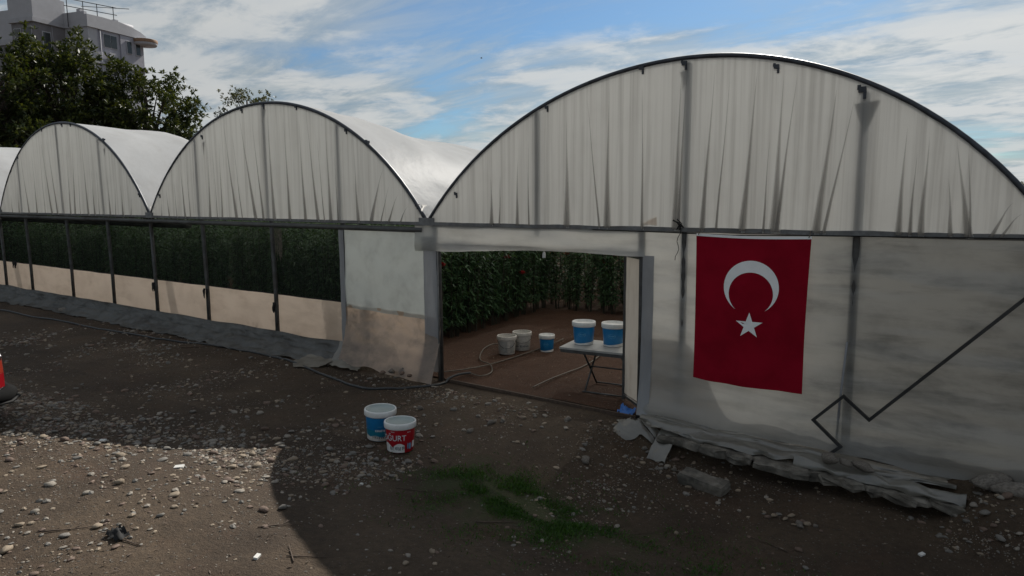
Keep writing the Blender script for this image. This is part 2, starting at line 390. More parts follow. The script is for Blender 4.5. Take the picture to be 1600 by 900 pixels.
# ------------------------------------------------------------------ greenhouse
RAIL = 2.72
BAYS = [  # left gutter, centre, right gutter, apex, drop of the roof skin along the tunnel
    dict(l=-1.68, c=2.84, r=6.80, top=4.92, drop=[(0, 0), (2, .1), (4, .35), (30, .6)]),
    dict(l=-10.60, c=-6.12, r=-1.68, top=5.03, drop=[(0, 0), (1.2, .05), (2.7, .33), (4.5, .46), (6.5, .68), (30, .8)]),
    dict(l=-19.55, c=-15.1, r=-10.60, top=5.19, drop=[(0, 0), (2.3, .03), (3.3, .25), (6, .5), (30, .7)]),
    dict(l=-28.4, c=-24.0, r=-19.55, top=5.1, drop=[(0, 0), (2.5, .1), (4, .3), (30, .6)]),
]
def lerp_tab(t, x):
    for (a, b), (c, d) in zip(t, t[1:]):
        if x <= c: return b + (d - b) * sstep(a, c, x)
    return t[-1][1]
def arc(b, x):
    h = b['r'] - b['c'] if x > b['c'] else b['c'] - b['l']; s = b['top'] - RAIL
    R = (h * h + s * s) / (2 * s); return RAIL + math.sqrt(max(R * R - (x - b['c']) ** 2, 0)) - (R - s)
GH = thing('greenhouse', 'plastic film greenhouse of joined round arched bays with an open doorway', 'greenhouse')

def gable(b, pleats, idx):
    W = b['r'] - b['l']
    def pos(p, t): return p[0] + p[1] * t
    def fy(x, t):
        y = -.103 - .008 * nz(x * 1.3, t * 1.5, idx) - .008 * nz(x * 6, t * .7, idx + 4) - .005 * nz(x * 17, t * .8, idx + 6)
        for p in pleats:
            hf = p[3]
            if t < hf:
                d = abs(x - pos(p, t)) / (p[2] * 1.5 + .02)
                if d < 1: y -= .022 * (1 - t / hf) ** .7 * (1 - d) ** 2
        return y
    n = 260
    def fn(u, t):
        x = b['l'] + .03 + (W - .06) * u; top = arc(b, x) - .012
        return (x, fy(x, t), RAIL - .01 + t * max(0.01, top - RAIL + .01))
    MB().grid(n, 22, fn).obj('gable_film', MAT['gable'], GH, True)
    for p in pleats:
        if p[2] < .01: continue
        m = MB(); k = 9
        vs = []; fade = []
        for i in range(k):
            t = min(.96, p[3] * 1.12) * i / (k - 1); w = p[2] * .85 * (1 - i / (k - 1)) ** 1.7 + .012 * (1 - .5 * i / (k - 1)); x = pos(p, t) + .004 * math.sin(i * .8 + p[0] * 5)
            top = arc(b, x); z = RAIL + .012 + t * (top - RAIL - .02)
            y = fy(x, t) - .010
            w *= 1.5; vs += [(x + w * e, y - .006 * (1 - abs(e) * 2), z) for e in (-.5, -.26, 0, .26, .5)]; fade += [q * (.25 + .75 * (1 - i / (k - 1)) ** 1.2) * (1 if i < k - 1 else 0) for q in (0, .75, 1, .75, 0)]
        fs = []
        for i in range(k - 1):
            fs += [(i * 5 + q, i * 5 + q + 1, i * 5 + q + 6, i * 5 + q + 5) for q in range(4)]
        fo = m.add(vs, fs).obj('film_fold', MAT['foldsoft'], GH, True); at = fo.data.attributes.new('fade', 'FLOAT', 'POINT'); at.data.foreach_set('value', fade)
    # arch pipe
    pts = []
    for i in range(61):
        x = b['l'] + W * i / 60; pts.append((x, -.085, arc(b, x) + .015))
    MB().tube(pts, .033, 8).obj('arch_pipe', MAT['pipe'], GH, True)

def pl(pxs, yb, zb=RAIL):
    out = []
    for e in pxs:
        px, lean, w, hf = e; x = on_front(px, yb, -.06).x; out.append((x, lean, w, hf)); 
    return out
R_ = random.Random(3)
pleatsR = pl([(773, -.05, .07, .55), (785, .02, .02, .5), (812, .0, .05, .6), (830, -.03, .02, .7), (890, -.03, .10, .75), (952, .0, .10, .9), (940, -.25, .02, .8), (1007, -.05, .03, .8),
              (1058, .03, .09, .95), (1063, .06, .03, .9), (1100, .1, .06, .85), (1122, .12, .02, .8), (1162, .12, .08, .9), (1195, .05, .02, .5), (1212, .03, .10, .95), (1216, .16, .04, .85), (1278, .15, .09, .9), (1290, .28, .03, .8),
              (1405, .02, .06, .75), (1423, .02, .03, .6), (1440, .02, .06, .75), (1487, -.1, .04, .5), (1515, -.18, .07, .85), (1518, -.08, .02, .8), (1550, .25, .03, .6), (1565, .3, .02, .5)], 355)
pleats2 = pl([(258, .0, .02, .4), (270, -.15, .04, .6), (282, -.12, .02, .6), (295, -.15, .07, .8), (303, -.1, .02, .6), (334, .02, .08, .7), (345, -.1, .02, .6), (353, .0, .05, .7), (375, -.35, .09, .85), (384, -.3, .02, .7), (405, -.45, .10, .9), (417, -.3, .06, .8), (434, -.1, .10, .85),
              (458, -.08, .08, .8), (482, -.1, .08, .8), (502, -.25, .08, .9), (512, -.2, .02, .7), (522, -.1, .08, .8), (533, -.08, .02, .6), (565, -.1, .08, .7), (585, .35, .09, .8), (600, .3, .02, .6), (612, .35, .04, .6), (630, .3, .03, .5)], 346)
pleats3 = pl([(24, -.1, .05, .4), (35, -.1, .06, .5), (50, -.3, .09, .8), (63, -.1, .08, .7), (75, -.1, .02, .5), (86, -.4, .1, .8), (95, -.4, .09, .8), (105, -.1, .03, .6), (115, .0, .07, .7), (122, .15, .08, .8), (130, .1, .02, .6), (143, -.15, .09, .8), (153, -.1, .08, .5), (160, 0, .02, .5), (177, -.1, .08, .5), (185, .1, .02, .4), (197, -.1, .08, .5), (209, .1, .03, .4)], 333)
gable(BAYS[0], pleatsR, 1); gable(BAYS[1], pleats2, 2); gable(BAYS[2], pleats3, 3)
gable(BAYS[3], [(-28.0 + k * .45, R_.uniform(-.3, .2), .08, R_.uniform(.4, .9)) for k in range(18)], 4)

def roof(b, idx):
    W = b['r'] - b['l']; s = b['top'] - RAIL
    ysamp = [-.06, .0] + [.22 * k for k in range(1, 46)] + [10 + k * 1.25 for k in range(1, 17)]
    nu = 72
    def xof(u): return b['l'] + W * (.5 - .5 * math.cos(PI * u)) * .5 + b['l'] * 0 + W * u * .5
    vs = []
    for y in ysamp:
        for i in range(nu):
            u = i / (nu - 1); x = xof(u); z0 = arc(b, x) + .022; f = (z0 - RAIL) / s
            hoop = abs(math.sin(PI * y / 2.5)) ** .8
            z = z0 - lerp_tab(b['drop'], y) * min(1, f * 1.1) - .05 * hoop * f * min(1, y)
            k = min(1, y / .5)
            e = (1 - f) ** 3
            z += k * (.03 * nz(x * .8, y * .8, idx) + .14 * e * nz(x * 1.5, y * 3.2, idx + 2) + .07 * e * nz(x * 4, y * 9, idx + 3) + .02 * nz(x * 1.2 - y * .6, y * 1.8, idx + 5) + .012 * nz(x * 3 + y * 2, y * 2.5, idx + 7))
            vs.append((x, y, z))
    fs = [(j * nu + i, j * nu + i + 1, (j + 1) * nu + i + 1, (j + 1) * nu + i) for j in range(len(ysamp) - 1) for i in range(nu - 1)]
    MB().add(vs, fs).obj('roof_film', MAT['roof'], GH, True)
    for y in (10.0, 15.0, 20.0, 25.0):
        d = lerp_tab(b['drop'], y)
        pts = []
        for i in range(33):
            x = b['l'] + W * i / 32; z0 = arc(b, x); pts.append((x, y, z0 - d * min(1, (z0 - RAIL) / s * 1.1) - .10))
        MB().tube(pts, .025, 6).obj('hoop', MAT['steel'], GH, True)
    # far end wall
    def fe(u, t):
        x = b['l'] + .02 + (W - .04) * u; d = lerp_tab(b['drop'], 30); z0 = arc(b, x); z1 = z0 - d * min(1, (z0 - RAIL) / s * 1.1)
        return (x, 29.9, .03 + t * (z1 - .05))
    MB().grid(30, 8, fe).obj('end_film', MAT['netwall'], GH, True)
for i, b in enumerate(BAYS): roof(b, i * 11 + 1)
for x, nm in ((6.78, 1), (-28.38, 2)):
    MB().grid(60, 12, lambda u, t: (x + .02 * nz(u * 40, t * 3, nm), -.03 + 29.9 * u, .02 + 2.72 * t)).obj('side_net', MAT['netwall'] if nm == 2 else MAT['backing'], GH, True)
# gutters between the bays
for gx in (-1.68, -10.60, -19.55):
    m = MB()
    m.grid(7, 40, lambda u, v: (gx + .17 * (u - .5) * 2, -.10 + 29.8 * v, 2.70 + .13 * (abs(u - .5) * 2) ** 1.5))
    m.obj('gutter', MAT['rail'], GH, True)
    m = MB(); m.box((gx, -.11, 2.755), (.34, .02, .13)); m.obj('gutter_end', MAT['rail'], GH)
    m = MB()
    for k in range(9):
        a = R_.uniform(0, 6.28); p = Vector((gx + R_.uniform(-.25, .25), -.08 + R_.uniform(-.05, .1), 2.86 + R_.uniform(0, .12)))
        q = p + Vector((R_.uniform(-.12, .12), R_.uniform(-.05, .05), R_.uniform(-.10, .12))); s_ = p + Vector((R_.uniform(-.1, .1), .03, R_.uniform(-.1, .1)))
        m.add([p, q, s_], [(0, 1, 2)])
    m.obj('torn_film', MAT['roof'], GH)
# posts
POSTS = [-28.3, -26.0, -24.0, -22.0, -19.85, -17.9, -15.2, -12.87, -10.72, -8.5, -6.0, -3.84]
for x in POSTS:
    t = None
    for b in BAYS:
        if b['l'] <= x <= b['r']: t = arc(b, x)
    if min(abs(x - g) for g in (-10.6, -19.55, -28.4)) < .4: t = RAIL
    MB().tube([(x, -.01, -.1), (x + .01, -.01, 1.2), (x, -.03, RAIL), (x, -.048, t - .02)], .045, 8).obj('post', MAT['steel'], GH, True)
for x, z0, z1 in ((-1.50, -.1, RAIL), (.53, RAIL - .05, 4.42), (2.85, -.1, 4.88), (4.93, -.1, 4.34), (6.72, -.1, 2.8), (2.24, -.1, RAIL)):
    MB().tube(([(x, -.022, z0), (x, -.022, 1.3), (x, -.04, RAIL - .04), (x, -.046, z1)] if z0 < 1 else [(x, -.04, z0), (x, -.046, z1)]), .05, 8).obj('post', MAT['steel'], GH, True)
# rail under the gables: two rows of clip channel, kinked a little as the photo shows
def rail_run(x0, x1, z0, z1, y, w, h, name, mat):
    pts = [(x0 + (x1 - x0) * k / 24, y + .008 * nz(k * .9, z0, 3), z0 + (z1 - z0) * k / 24 + .012 * nz(k * .6, z0 * 7, 1)) for k in range(25)]
    m = MB()
    m.add([q for (x, yy, z) in pts for q in ((x, yy, z - h / 2), (x, yy - w, z - h * .35), (x, yy - w, z + h * .35), (x, yy, z + h / 2))],
          [(i * 4 + a, i * 4 + 4 + a, i * 4 + 4 + (a + 1) % 4, i * 4 + (a + 1) % 4) for i in range(24) for a in range(4)])
    m.obj(name, mat, GH)
rail_run(-28.4, -1.75, 2.72, 2.72, -.07, .05, .07, 'clip_rail', MAT['rail'])
rail_run(-1.62, 6.8, 2.72, 2.74, -.07, .05, .075, 'clip_rail', MAT['rail'])
m = MB(); m.tube([(-28.4 + k * .7, -.075 + .006 * nz(k, 2), 2.615 + .012 * nz(k * .7, 5)) for k in range(39)], .05, 8); m.obj('rolled_curtain', MAT['flap'], GH, True)

MB().tube([(-28.3 + k * .7, .17, 2.53 + .012 * nz(k * .7, 6)) for k in range(28)], .085, 8).obj('rolled_curtain', MAT['flap'], GH, True)
# insect net, skirt and ground flap along the left bays
MB().grid(140, 8, lambda u, t: (-28.3 + 24.44 * u, .052 + .012 * nz(u * 60, t * 3), 1.16 + 1.46 * t)).obj('insect_net', MAT['net'], GH, True, label='black insect net stretched between the posts')
MB().tube([(-28.3 + k * .25, .045, 1.165 + .012 * nz(k * .35, 8)) for k in range(99)], .012, 6).obj('net_cable', MAT['black'], GH, True)
MB().grid(200, 12, lambda u, t: (-28.3 + 24.44 * u, .068 + .02 * nz(u * 50, t * 2, 6), .10 + 1.055 * t - (.02 * nz(u * 30, 4) if t > .9 else 0))).obj('skirt_film', MAT['skirt'], GH, True, label='beige film skirt glowing from the light behind it')
def flapf(u, t):
    x = -28.3 + 24.3 * u; out = .38 + .10 * nz(x * .5, 3) + .07 * nz(x * 1.7, 4)
    top = .40 + .03 * nz(x * .9, 7)
    if t < .5: y = -.055 - .10 * (t * 2) ** 1.5; z = top * (1 - t * 2 * .55)
    else:
        k = (t - .5) * 2; y = -.155 - out * k; z = top * .45 * (1 - k) ** 1.6 + .028
    g = ground_h(x, y)
    w = sstep(0, .3, t)
    z += w * (.035 * nz(x * 2.2, t * 3, 3) + .025 * nz(x * 5, t * 6, 5)); y -= w * .03 * nz(x * 3, t * 4, 8); cr = abs(nz(x * 1.6 + t, t * 4, 31)) + .5 * abs(nz(x * 4.5 - t * 2, t * 9, 32)); z += w * .07 * (cr - .3) * (1 - .5 * t); y -= w * .05 * (cr - .3)
    if t > .85: y -= .10 * nz(x * 3.3, 4) * (t - .85) / .15
    return (x, y, max(z + (g if t > .5 else 0), g + .012))
MB().grid(700, 26, flapf).obj('ground_flap', MAT['flap'], GH, True, label='dark plastic flap trailing on the dirt along the wall foot')
# black tie rags on the posts
for x, z, n_ in ((-8.5, 1.10, 2), (-18.9, 1.2, 4), (-10.75, 1.1, 1), (-6.02, 1.0, 1)):
    m = MB()
    for k in range(n_ + 1):
        a = Vector((x + R_.uniform(-.10, .10) * n_ * .4, -.06, z + R_.uniform(-.02, .03)))
        pts = [a + Vector((R_.uniform(-.02, .02), -.004 * i, -.055 * i)) for i in range(5)]
        m.tube(pts, [.022, .028, .022, .016, .006], 6)
    m.obj('tie_rag', MAT['black'], GH, True)
# torn threads of net
m = MB()
for k in range(16):
    x = on_front(438 + R_.uniform(-12, 3), 360, -.06).x; z = 2.55; pts = []
    for i in range(8): pts.append((x + .05 * nz(k, i * .8) + .04 * nz(k * 3, i * 2), -.06, z - .10 * i * R_.uniform(.6, 1)))
    m.tube(pts, .004, 4, False)
m.obj('loose_threads', MAT['hose2'], GH)

# the film panel left of the door
MB().grid(60, 40, lambda u, t: (-3.80 + 2.02 * u, -.058 - .03 * nz(u * 2.2 + t, t * 1.8, 3) - .012 * nz(u * 7, t * 5, 9), 1.10 - .05 * u + .015 * nz(u * 5, 2) + (1.55 + .05 * u) * t)).obj('panel_film', MAT['panel'], GH, True, label='pale greenish film sheet left of the doorway')
def lowf(u, t):
    x = -3.82 + 2.36 * u; flare = (1 - t) ** 2.2 * (.26 + .10 * u)
    hem = .03 + .05 * nz(u * 4, 1) + .10 * math.exp(-((u - .36) / .12) ** 2)
    y = -.05 - flare - .035 * nz(u * 3, t * 2, 5) * (1.2 - t) - .015 * nz(u * 9, t * 7, 1)
    return (x + .10 * (1 - t) ** 4 * (u - .3), y, hem + (1.17 - .04 * u - hem) * t)
MB().grid(70, 40, lowf).obj('lower_film', MAT['lower'], GH, True, label='brown stained film sheet below the pale sheet by the doorway')
MB().grid(6, 24, lambda u, t: (-3.93 + .13 * u, -.072 - .01 * nz(u, t * 6), .02 + 2.62 * t)).obj('edge_strip', MAT['strip'], GH, True)
MB().grid(8, 30, lambda u, t: (-1.80 + .30 * u, -.078 - .01 * nz(u * 2, t * 6, 4), .16 + 2.36 * t)).obj('door_jamb', MAT['strip'], GH, True)
MB().tube([(-1.475, -.085, .02), (-1.47, -.088, 1.2), (-1.475, -.085, 2.5)], .014, 6).obj('jamb_edge', MAT['rail'], GH, True)
# gathered foot of the corner sheets
def gath(u, t):
    x = -3.98 + .85 * u * (1 - .2 * t); y = -.09 - .36 * (1 - t) ** 1.3 - .05 * nz(u * 4, t * 3, 2); z = .03 + .40 * t ** 1.4 * (1 - .7 * u) + .04 * abs(nz(u * 5, t * 5))
    return (x, y, z)
MB().grid(20, 14, gath).obj('gathered_film', MAT['drape'], GH, True)
def gath2(u, t):
    x = -4.75 + .75 * u + .1 * t; y = -.55 - .35 * (1 - abs(u - .5) * 1.6) * (1 - t) + .25 * t; return (x, y, ground_h(x, y) + .02 + .09 * t + .03 * nz(u * 4, t * 4, 7))
MB().grid(14, 10, gath2).obj('gathered_film', MAT['drape'], GH, True)

# lintel sheet over the doorway
def lint(u, t):
    x = -1.96 + 4.26 * u
    sag = 2.255 + .09 * u + .045 * math.sin(PI * min(1, max(0, (u - .25) / .7))) * (1 if u > .25 else 0) + .012 * nz(u * 9, 1)
    if u < .035: sag = 2.25
    return (x, -.105 - .025 * nz(u * 7, t * 2, 4) - .02 * math.sin(t * 5 + u * 9) * (1 - t), sag + (2.705 - sag) * t)
MB().grid(90, 14, lint).obj('lintel_film', MAT['wall'], GH, True, label='film valance hanging above the doorway')
m = MB(); m.tube([(-1.5, -.02, 2.42), (2.24, -.02, 2.44)], .03, 8); m.obj('lintel_pipe', MAT['steel'], GH, True)

# right wall: outer sheet, backing sheet, wrinkles
def wallf(u, t):
    x = 2.28 + 4.50 * u
    bot = .16 - .10 * u + .05 * nz(u * 7, 3) + .02 * nz(u * 23, 3)
    z = bot + (2.705 - bot) * t
    wr = .024 * nz(x * .7 + z * .4, z * 2.6, 3) + .012 * nz(x * 1.1, z * 6.5, 8) + .05 * sstep(3.5, 6.5, x) * (1 - abs(nz(x * .5, z * 2.2 - x * .12, 1)) * 2.2) * .3
    fl = .12 * (1 - t) ** 5
    return (x, -.075 - wr * min(1, (1 - t) * 6 + .2) - fl, z)
MB().grid(150, 90, wallf).obj('wall_film', MAT['wall'], GH, True, label='grey stained film sheet right of the doorway')
MB().grid(30, 20, lambda u, t: (2.30 + 1.25 * u, .062 + .02 * nz(u * 4, t * 3, 9), -.05 + (1.38 - .03 * u + .02 * nz(u * 3, 4) - .85 * sstep(.45, 1.0, u)) * t)).obj('backing_film', MAT['backing'], GH, True)
MB().grid(50, 12, lambda u, t: (3.5 + 3.24 * u, .064 + .02 * nz(u * 9, t * 3, 5), -.05 + (.50 + .10 * nz(u * 4, 4) + .04 * nz(u * 14, 7)) * t)).obj('backing_film', MAT['backing'], GH, True)
MB().grid(6, 40, lambda u, t: (2.27 + .17 * u, -.098 - .012 * nz(u, t * 5, 3) - .12 * (1 - t) ** 5, .12 + 2.24 * t)).obj('door_jamb', MAT['strip'], GH, True)
MB().grid(5, 30, lambda u, t: (6.70 + .10 * u, -.10, .15 + 2.6 * t)).obj('corner_film', MAT['roof'], GH, True)
# loose pipe seen through the wall sheet
MB().tube([(4.84, -.11, .05), (4.86, -.115, .7), (4.90, -.105, 1.45)], .014, 6).obj('prop_pipe', MAT['strip'], GH, True)
# dirty drape lying over the footing
def drape(u, t):
    x = 2.35 + 3.75 * u
    topz = .20 - .16 * u + .01 * nz(u * 8, 2); ybot = -.34 - .13 * math.sin(PI * min(1, u * 1.1)) - .05 * nz(u * 6, 5)
    y = -.13 + (ybot + .13) * (1 - t) ** 1.1 - .04 * nz(u * 9, t * 4, 2)
    z = topz * t ** .8 + (.035 - .06 * u) * (1 - t) + .05 * nz(u * 7, t * 5, 6) * (1 - t * .6) + .03 * (1 - t) * math.sin(u * 14)
    cr = abs(nz(x * 1.5 + t * 1.4, t * 2.2, 21)) + .35 * abs(nz(x * 4 - t * 2, t * 4, 22)); y -= .055 * (cr - .25) * min(1, (1 - t) * 3); z += .03 * (cr - .25) * sstep(0, .2, 1 - t)
    if t < .12: y -= .06 * nz(x * 6, 3, 9); z -= .05 * abs(nz(x * 2.7, 8)) * (1 - t / .12)
    return (x, y, z)
MB().grid(240, 40, drape).obj('drape_film', MAT['drape'], GH, True, label='dirty film drape slumped over the concrete footing')
def rolls(u, t):   # creased roll near the right end
    x = 4.45 + 1.75 * u; a = t * PI * 1.3
    y = -.42 - .09 * math.cos(a) - .10 * u - .03 * nz(u * 8, t * 4); z = -.03 + .10 * math.sin(a) * (1 + .5 * nz(u * 5, t)) - .05 * u + .03 * nz(u * 9, t * 5, 2) + .03 * (abs(nz(u * 7, t * 4, 4)) - .2)
    y -= .05 * (abs(nz(u * 6, t * 4, 14)) - .2)
    return (x, y, z)
MB().grid(150, 26, rolls).obj('drape_film', MAT['drape'], GH, True)
def knot(u, t):
    a = u * 2 * PI; r = .05 + .22 * t * (1 + .4 * math.sin(a * 3 + 1)); x = 2.34 + r * math.cos(a) * 1.2; y = -.42 + r * math.sin(a) * .7
    return (x, y, ground_h(x, y) + .17 - .5 * r + .05 * nz(a * 2, t * 4, 3))
MB().grid(40, 9, knot).obj('gathered_film', MAT['drape'], GH, True)
pA = on_ground(1022, 722)
def strip(u, t):
    x = pA.x - .12 + .26 * u + .05 * t; y = pA.y + .02 + .42 * t + .03 * nz(u * 3, t * 4); z = ground_h(pA.x, pA.y) + .02 + .34 * t ** .8 + .03 * nz(u * 4, t * 5, 2)
    return (x, y, z)
MB().grid(8, 12, strip).obj('hanging_scrap', MAT['drape'], GH, True)
# rags and clips on the arches
def clip_at(px, py, s=1.0):
    s *= .55
    p = on_front(px, py, -.10); m = MB()
    m.box(p, (.09 * s, .06, .07 * s)); m.box(p + Vector((.03 * s, -.01, -.07 * s)), (.035 * s, .03, .10 * s)); m.box(p + Vector((-.04 * s, -.005, .03 * s)), (.04 * s, .04, .06 * s))
    m.obj('pipe_clip', MAT['pipe'], GH)
for a in ((855, 168), (1003, 106, 1.3), (1070, 99, 1.3), (1214, 104, 1.2), (1348, 140, 1.6), (713, 303), (378, 172), (412, 165, 1.2), (463, 167), (316, 213), (574, 222, 1.2), (652, 321), (250, 305), (541, 204), (97, 195), (110, 194), (162, 218), (218, 304), (28, 245), (65, 202)): clip_at(*a)
# the ragged tails hanging at post heads, one wired knot and the torn corner
for (px, py, w, h) in ((1342, 160, .22, .55), (1066, 110, .10, .25), (318, 222, .08, .30), (163, 232, .10, .22), (413, 172, .08, .18)):
    p = on_front(px, py, -.08); m = MB()
    m.add([p + Vector((-w * .2, 0, 0)), p + Vector((w, 0, .02)), p + Vector((w * .55, -.008, -h * .5)), p + Vector((w * .2, -.004, -h)), p + Vector((w * .12, -.006, -h * .45))], [(0, 4, 2, 1), (4, 3, 2)])
    m.obj('film_tail', MAT['fold'], GH)
p = on_front(1063, 354, -.13); m = MB()
for k in range(7): m.tube([p, p + Vector((R_.uniform(-.06, .06), R_.uniform(-.04, 0), R_.uniform(-.07, .09))), p + Vector((R_.uniform(-.10, .10), -.02, R_.uniform(-.09, .13)))], .008, 5)
m.tube([p + Vector((.02 * math.sin(i * 1.3) - .012 * i * .4, -.01, -.05 * i)) for i in range(10)], .005, 4)
m.obj('wire_knot', MAT['black'], GH)
a, b_, c_ = on_front(1000, 350, -.10), on_front(1026, 338, -.10), on_front(1027, 352, -.10)
MB().add([a, b_, c_], [(0, 2, 1)]).obj('torn_film', MAT['skirt'], GH)
MB().tube([(.0 + 1.5, -.13, 2.70), (2.6, -.135, 2.69), (3.5, -.13, 2.675), (4.5, -.135, 2.70), (6.7, -.13, 2.73)], .007, 5).obj('tie_wire', MAT['black'], GH, True)

# open door leaf
D0 = Vector((2.17, .13, 0)); D1 = Vector((1.70, .56, 0)); dd = (D1 - D0); dn = dd.normalized(); dq = Vector((dn.y, -dn.x, 0))
leaf = MB(); leaf.grid(10, 20, lambda u, t: D0 + dd * (.05 + .9 * u) + Vector((0, 0, .17 + 2.10 * t)) + dq * .012 * nz(u * 2, t * 5)).obj('door_leaf', MAT['leafpanel'], GH, True, label='white film door leaf standing open inwards')
DL = [o for o in GH.children if o.name.startswith('door_leaf')][0]
for a, b_ in ((D0 + Vector((0, 0, .10)), D0 + Vector((0, 0, 2.32))), (D1 + Vector((0, 0, .06)), D1 + Vector((0, 0, 2.34)))):
    MB().bar(a, b_, .04).obj('door_frame', MAT['steel'], DL)
for z in (.13, 2.30): MB().bar(D0 + dn * .03 + Vector((0, 0, z)), D1 - dn * .03 + Vector((0, 0, z)), .035).obj('door_frame', MAT['steel'], DL)
# timber sill
MB().bar((-1.4, -.02, .03), (2.2, -.06, .02), .05, .035).obj('door_sill', MAT['wood'], GH)

# ------------------------------------------------------------------ flag
FX0, FX1, FZ0, FZ1 = 3.065, 4.445, .775, 2.665
def flag_y(x, z):
    k = (FZ1 - z) / (FZ1 - FZ0)
    return -.175 - .016 * math.sin((x - FX0) * 9 + z * 1.4) * k - .014 * math.sin((x - FX0) * 4 - .6) * (k + .2) - .03 * nz(x * 1.8 + z * .5, z * .9, 2) * (.3 + k) - .012 * nz(x * 5, z * 1.5, 5) * (.4 + k)
FL = thing('flag', 'red flag with white crescent and star hanging on the film wall', 'flag', (0, 0, 0))
def flf(u, t):
    z = FZ0 + (FZ1 - FZ0) * t; pinch = .018 * (1 - t) - .02 * math.sin(PI * t) * 0
    x = FX0 + (FX1 - FX0) * u + (u - .5) * .03 * (1 if t > .97 else t) - .012 * math.sin(PI * t) * (u - .5) * 2
    zz = z - .018 * math.sin(PI * u) * t - .05 * (1 - t) * u * (1 - u) * 2 - .012 * (1 - t) * u
    return (x, flag_y(x, z), zz)
MB().grid(60, 60, flf).obj('cloth', MAT['flag'], FL, True)
MB().grid(40, 3, lambda u, t: (FX0 - .012 + (FX1 - FX0 + .03) * u, flag_y(FX0 + (FX1 - FX0) * u, FZ1) - .004, FZ1 - .006 - .018 * math.sin(PI * u) + .032 * t)).obj('hem', MAT['white'], FL, True)
for fx in (FX0 + .02, FX1 - .01): MB().tube([(fx, -.20, FZ1 + .01), (fx + .01, -.17, FZ1 + .05), (fx, -.13, FZ1 + .09)], .006, 5).obj('tie_string', MAT['hose2'], FL)
cxm, czm, Ro = 3.775, 2.03, .338
Ri, off = .272, -.082
m = MB(); n = 72; vs = []
# crescent: outer arc against inner arc between their meeting points
di = (Ro * Ro - Ri * Ri + off * off) / (2 * off)      # z of the chord measured from the outer centre
ao = math.acos(max(-1, min(1, di / Ro))); ai = math.acos(max(-1, min(1, (di - off) / Ri)))
for k in range(n + 1):
    s_ = k / n * 2 - 1
    for (r, a, z0) in ((Ro, ao, 0), (Ri, ai, off)):
        ang = s_ * a; vs.append((r * math.sin(ang), z0 + r * math.cos(ang)))
V3 = [(cxm + x, flag_y(cxm + x, czm + z) - .004, czm + z) for x, z in vs]
MB().add(V3, [(2 * k, 2 * k + 1, 2 * k + 3, 2 * k + 2) for k in range(n)]).obj('crescent', MAT['white'], FL, True)
sx_, sz_, Rs = 3.775, 1.545, .172; pts = [(sx_, sz_)]
for k in range(10):
    r = Rs if k % 2 == 0 else Rs * .382; a = PI / 2 + k * PI / 5; pts.append((sx_ + r * math.cos(a), sz_ + r * math.sin(a)))
MB().add([(x, flag_y(x, z) - .005, z) for x, z in pts], [(0, 1 + k, 1 + (k + 1) % 10) for k in range(10)]).obj('star', MAT['white'], FL)

# ------------------------------------------------------------------ bent rod
rodp = [(6.86, 2.47), (5.20, .585), (4.915, .825), (4.60, .485), (4.92, .215), (4.66, -.03)]
m = MB(); Q = [Vector((x, -.20 - .015 * i, z)) for i, (x, z) in enumerate(rodp)]
for a, b_ in zip(Q, Q[1:]):
    e = (b_ - a).normalized() * .014; m.bar(a - e, b_ + e, .034)
tag(m.obj('bent_rod', MAT['rod']), 'long black steel rod bent into a zigzag leaning on the film wall', 'metal rod')

# ------------------------------------------------------------------ tubs
def wrap(me, R, z0, ang0, taper=0.0):
    for v in me.vertices:
        x, y = v.co.x, v.co.y; a = ang0 + x / R; r = R + taper * (z0 + y) + .0025
        v.co = (r * math.cos(a), r * math.sin(a), z0 + y)
def text_mesh(txt, size, R, z0, ang0, taper, sx=1.0):
    cu = bpy.data.curves.new('t', 'FONT'); cu.body = txt; cu.size = size; cu.align_x = 'CENTER'; cu.resolution_u = 3
    o = bpy.data.objects.new('t', cu); COL.objects.link(o)
    me = bpy.data.meshes.new_from_object(o.evaluated_get(bpy.context.evaluated_depsgraph_get()))
    bpy.data.objects.remove(o); bpy.data.curves.remove(cu)
    bm = bmesh.new(); bm.from_mesh(me)
    bmesh.ops.subdivide_edges(bm, edges=[e for e in bm.edges if e.calc_length() > .03], cuts=2)
    bm.to_mesh(me); bm.free()
    for v in me.vertices: v.co.x *= sx
    wrap(me, R, z0, ang0, taper); return me
def tub(name, label, loc, R, H, body, rz=0, lid=True, old=False, tilt=(0, 0), fill=None):
    t = thing(name, label, 'tub', loc, rz, None); t.rotation_euler = (tilt[0], tilt[1], rz)
    rb = R * .86; tp = (R - rb) / H; w = .004
    wm = MAT['tubold'] if old else MAT['tubwhite']
    MB().lathe([(0.001, .0), (rb - .006, .0), (rb, .006), (R, H - .012), (R, H), (R - w, H), (R - w, H - .02), (rb - w, .012), (0.001, .012)], 40).obj('body', body, t, True)
    rim = [(R + .001, H - .075), (R + .010, H - .072), (R + .014, H - .066), (R + .014, H - .010), (R + .010, H + .002), (R - .004, H + .004), (R - .008, H - .004)]
    MB().lathe(rim, 40).obj('rim', wm, t, True)
    if lid:
        MB().lathe([(R - .008, H - .002), (R - .022, H - .030), (R - .034, H - .036), (.001, H - .034)], 40).obj('lid', MAT['water'] if fill else wm, t, True)
    return t, rb, tp
def facing(loc):   # angle of the sight line back to the camera
    d = CAM - Vector(loc); return math.atan2(d.y, d.x)
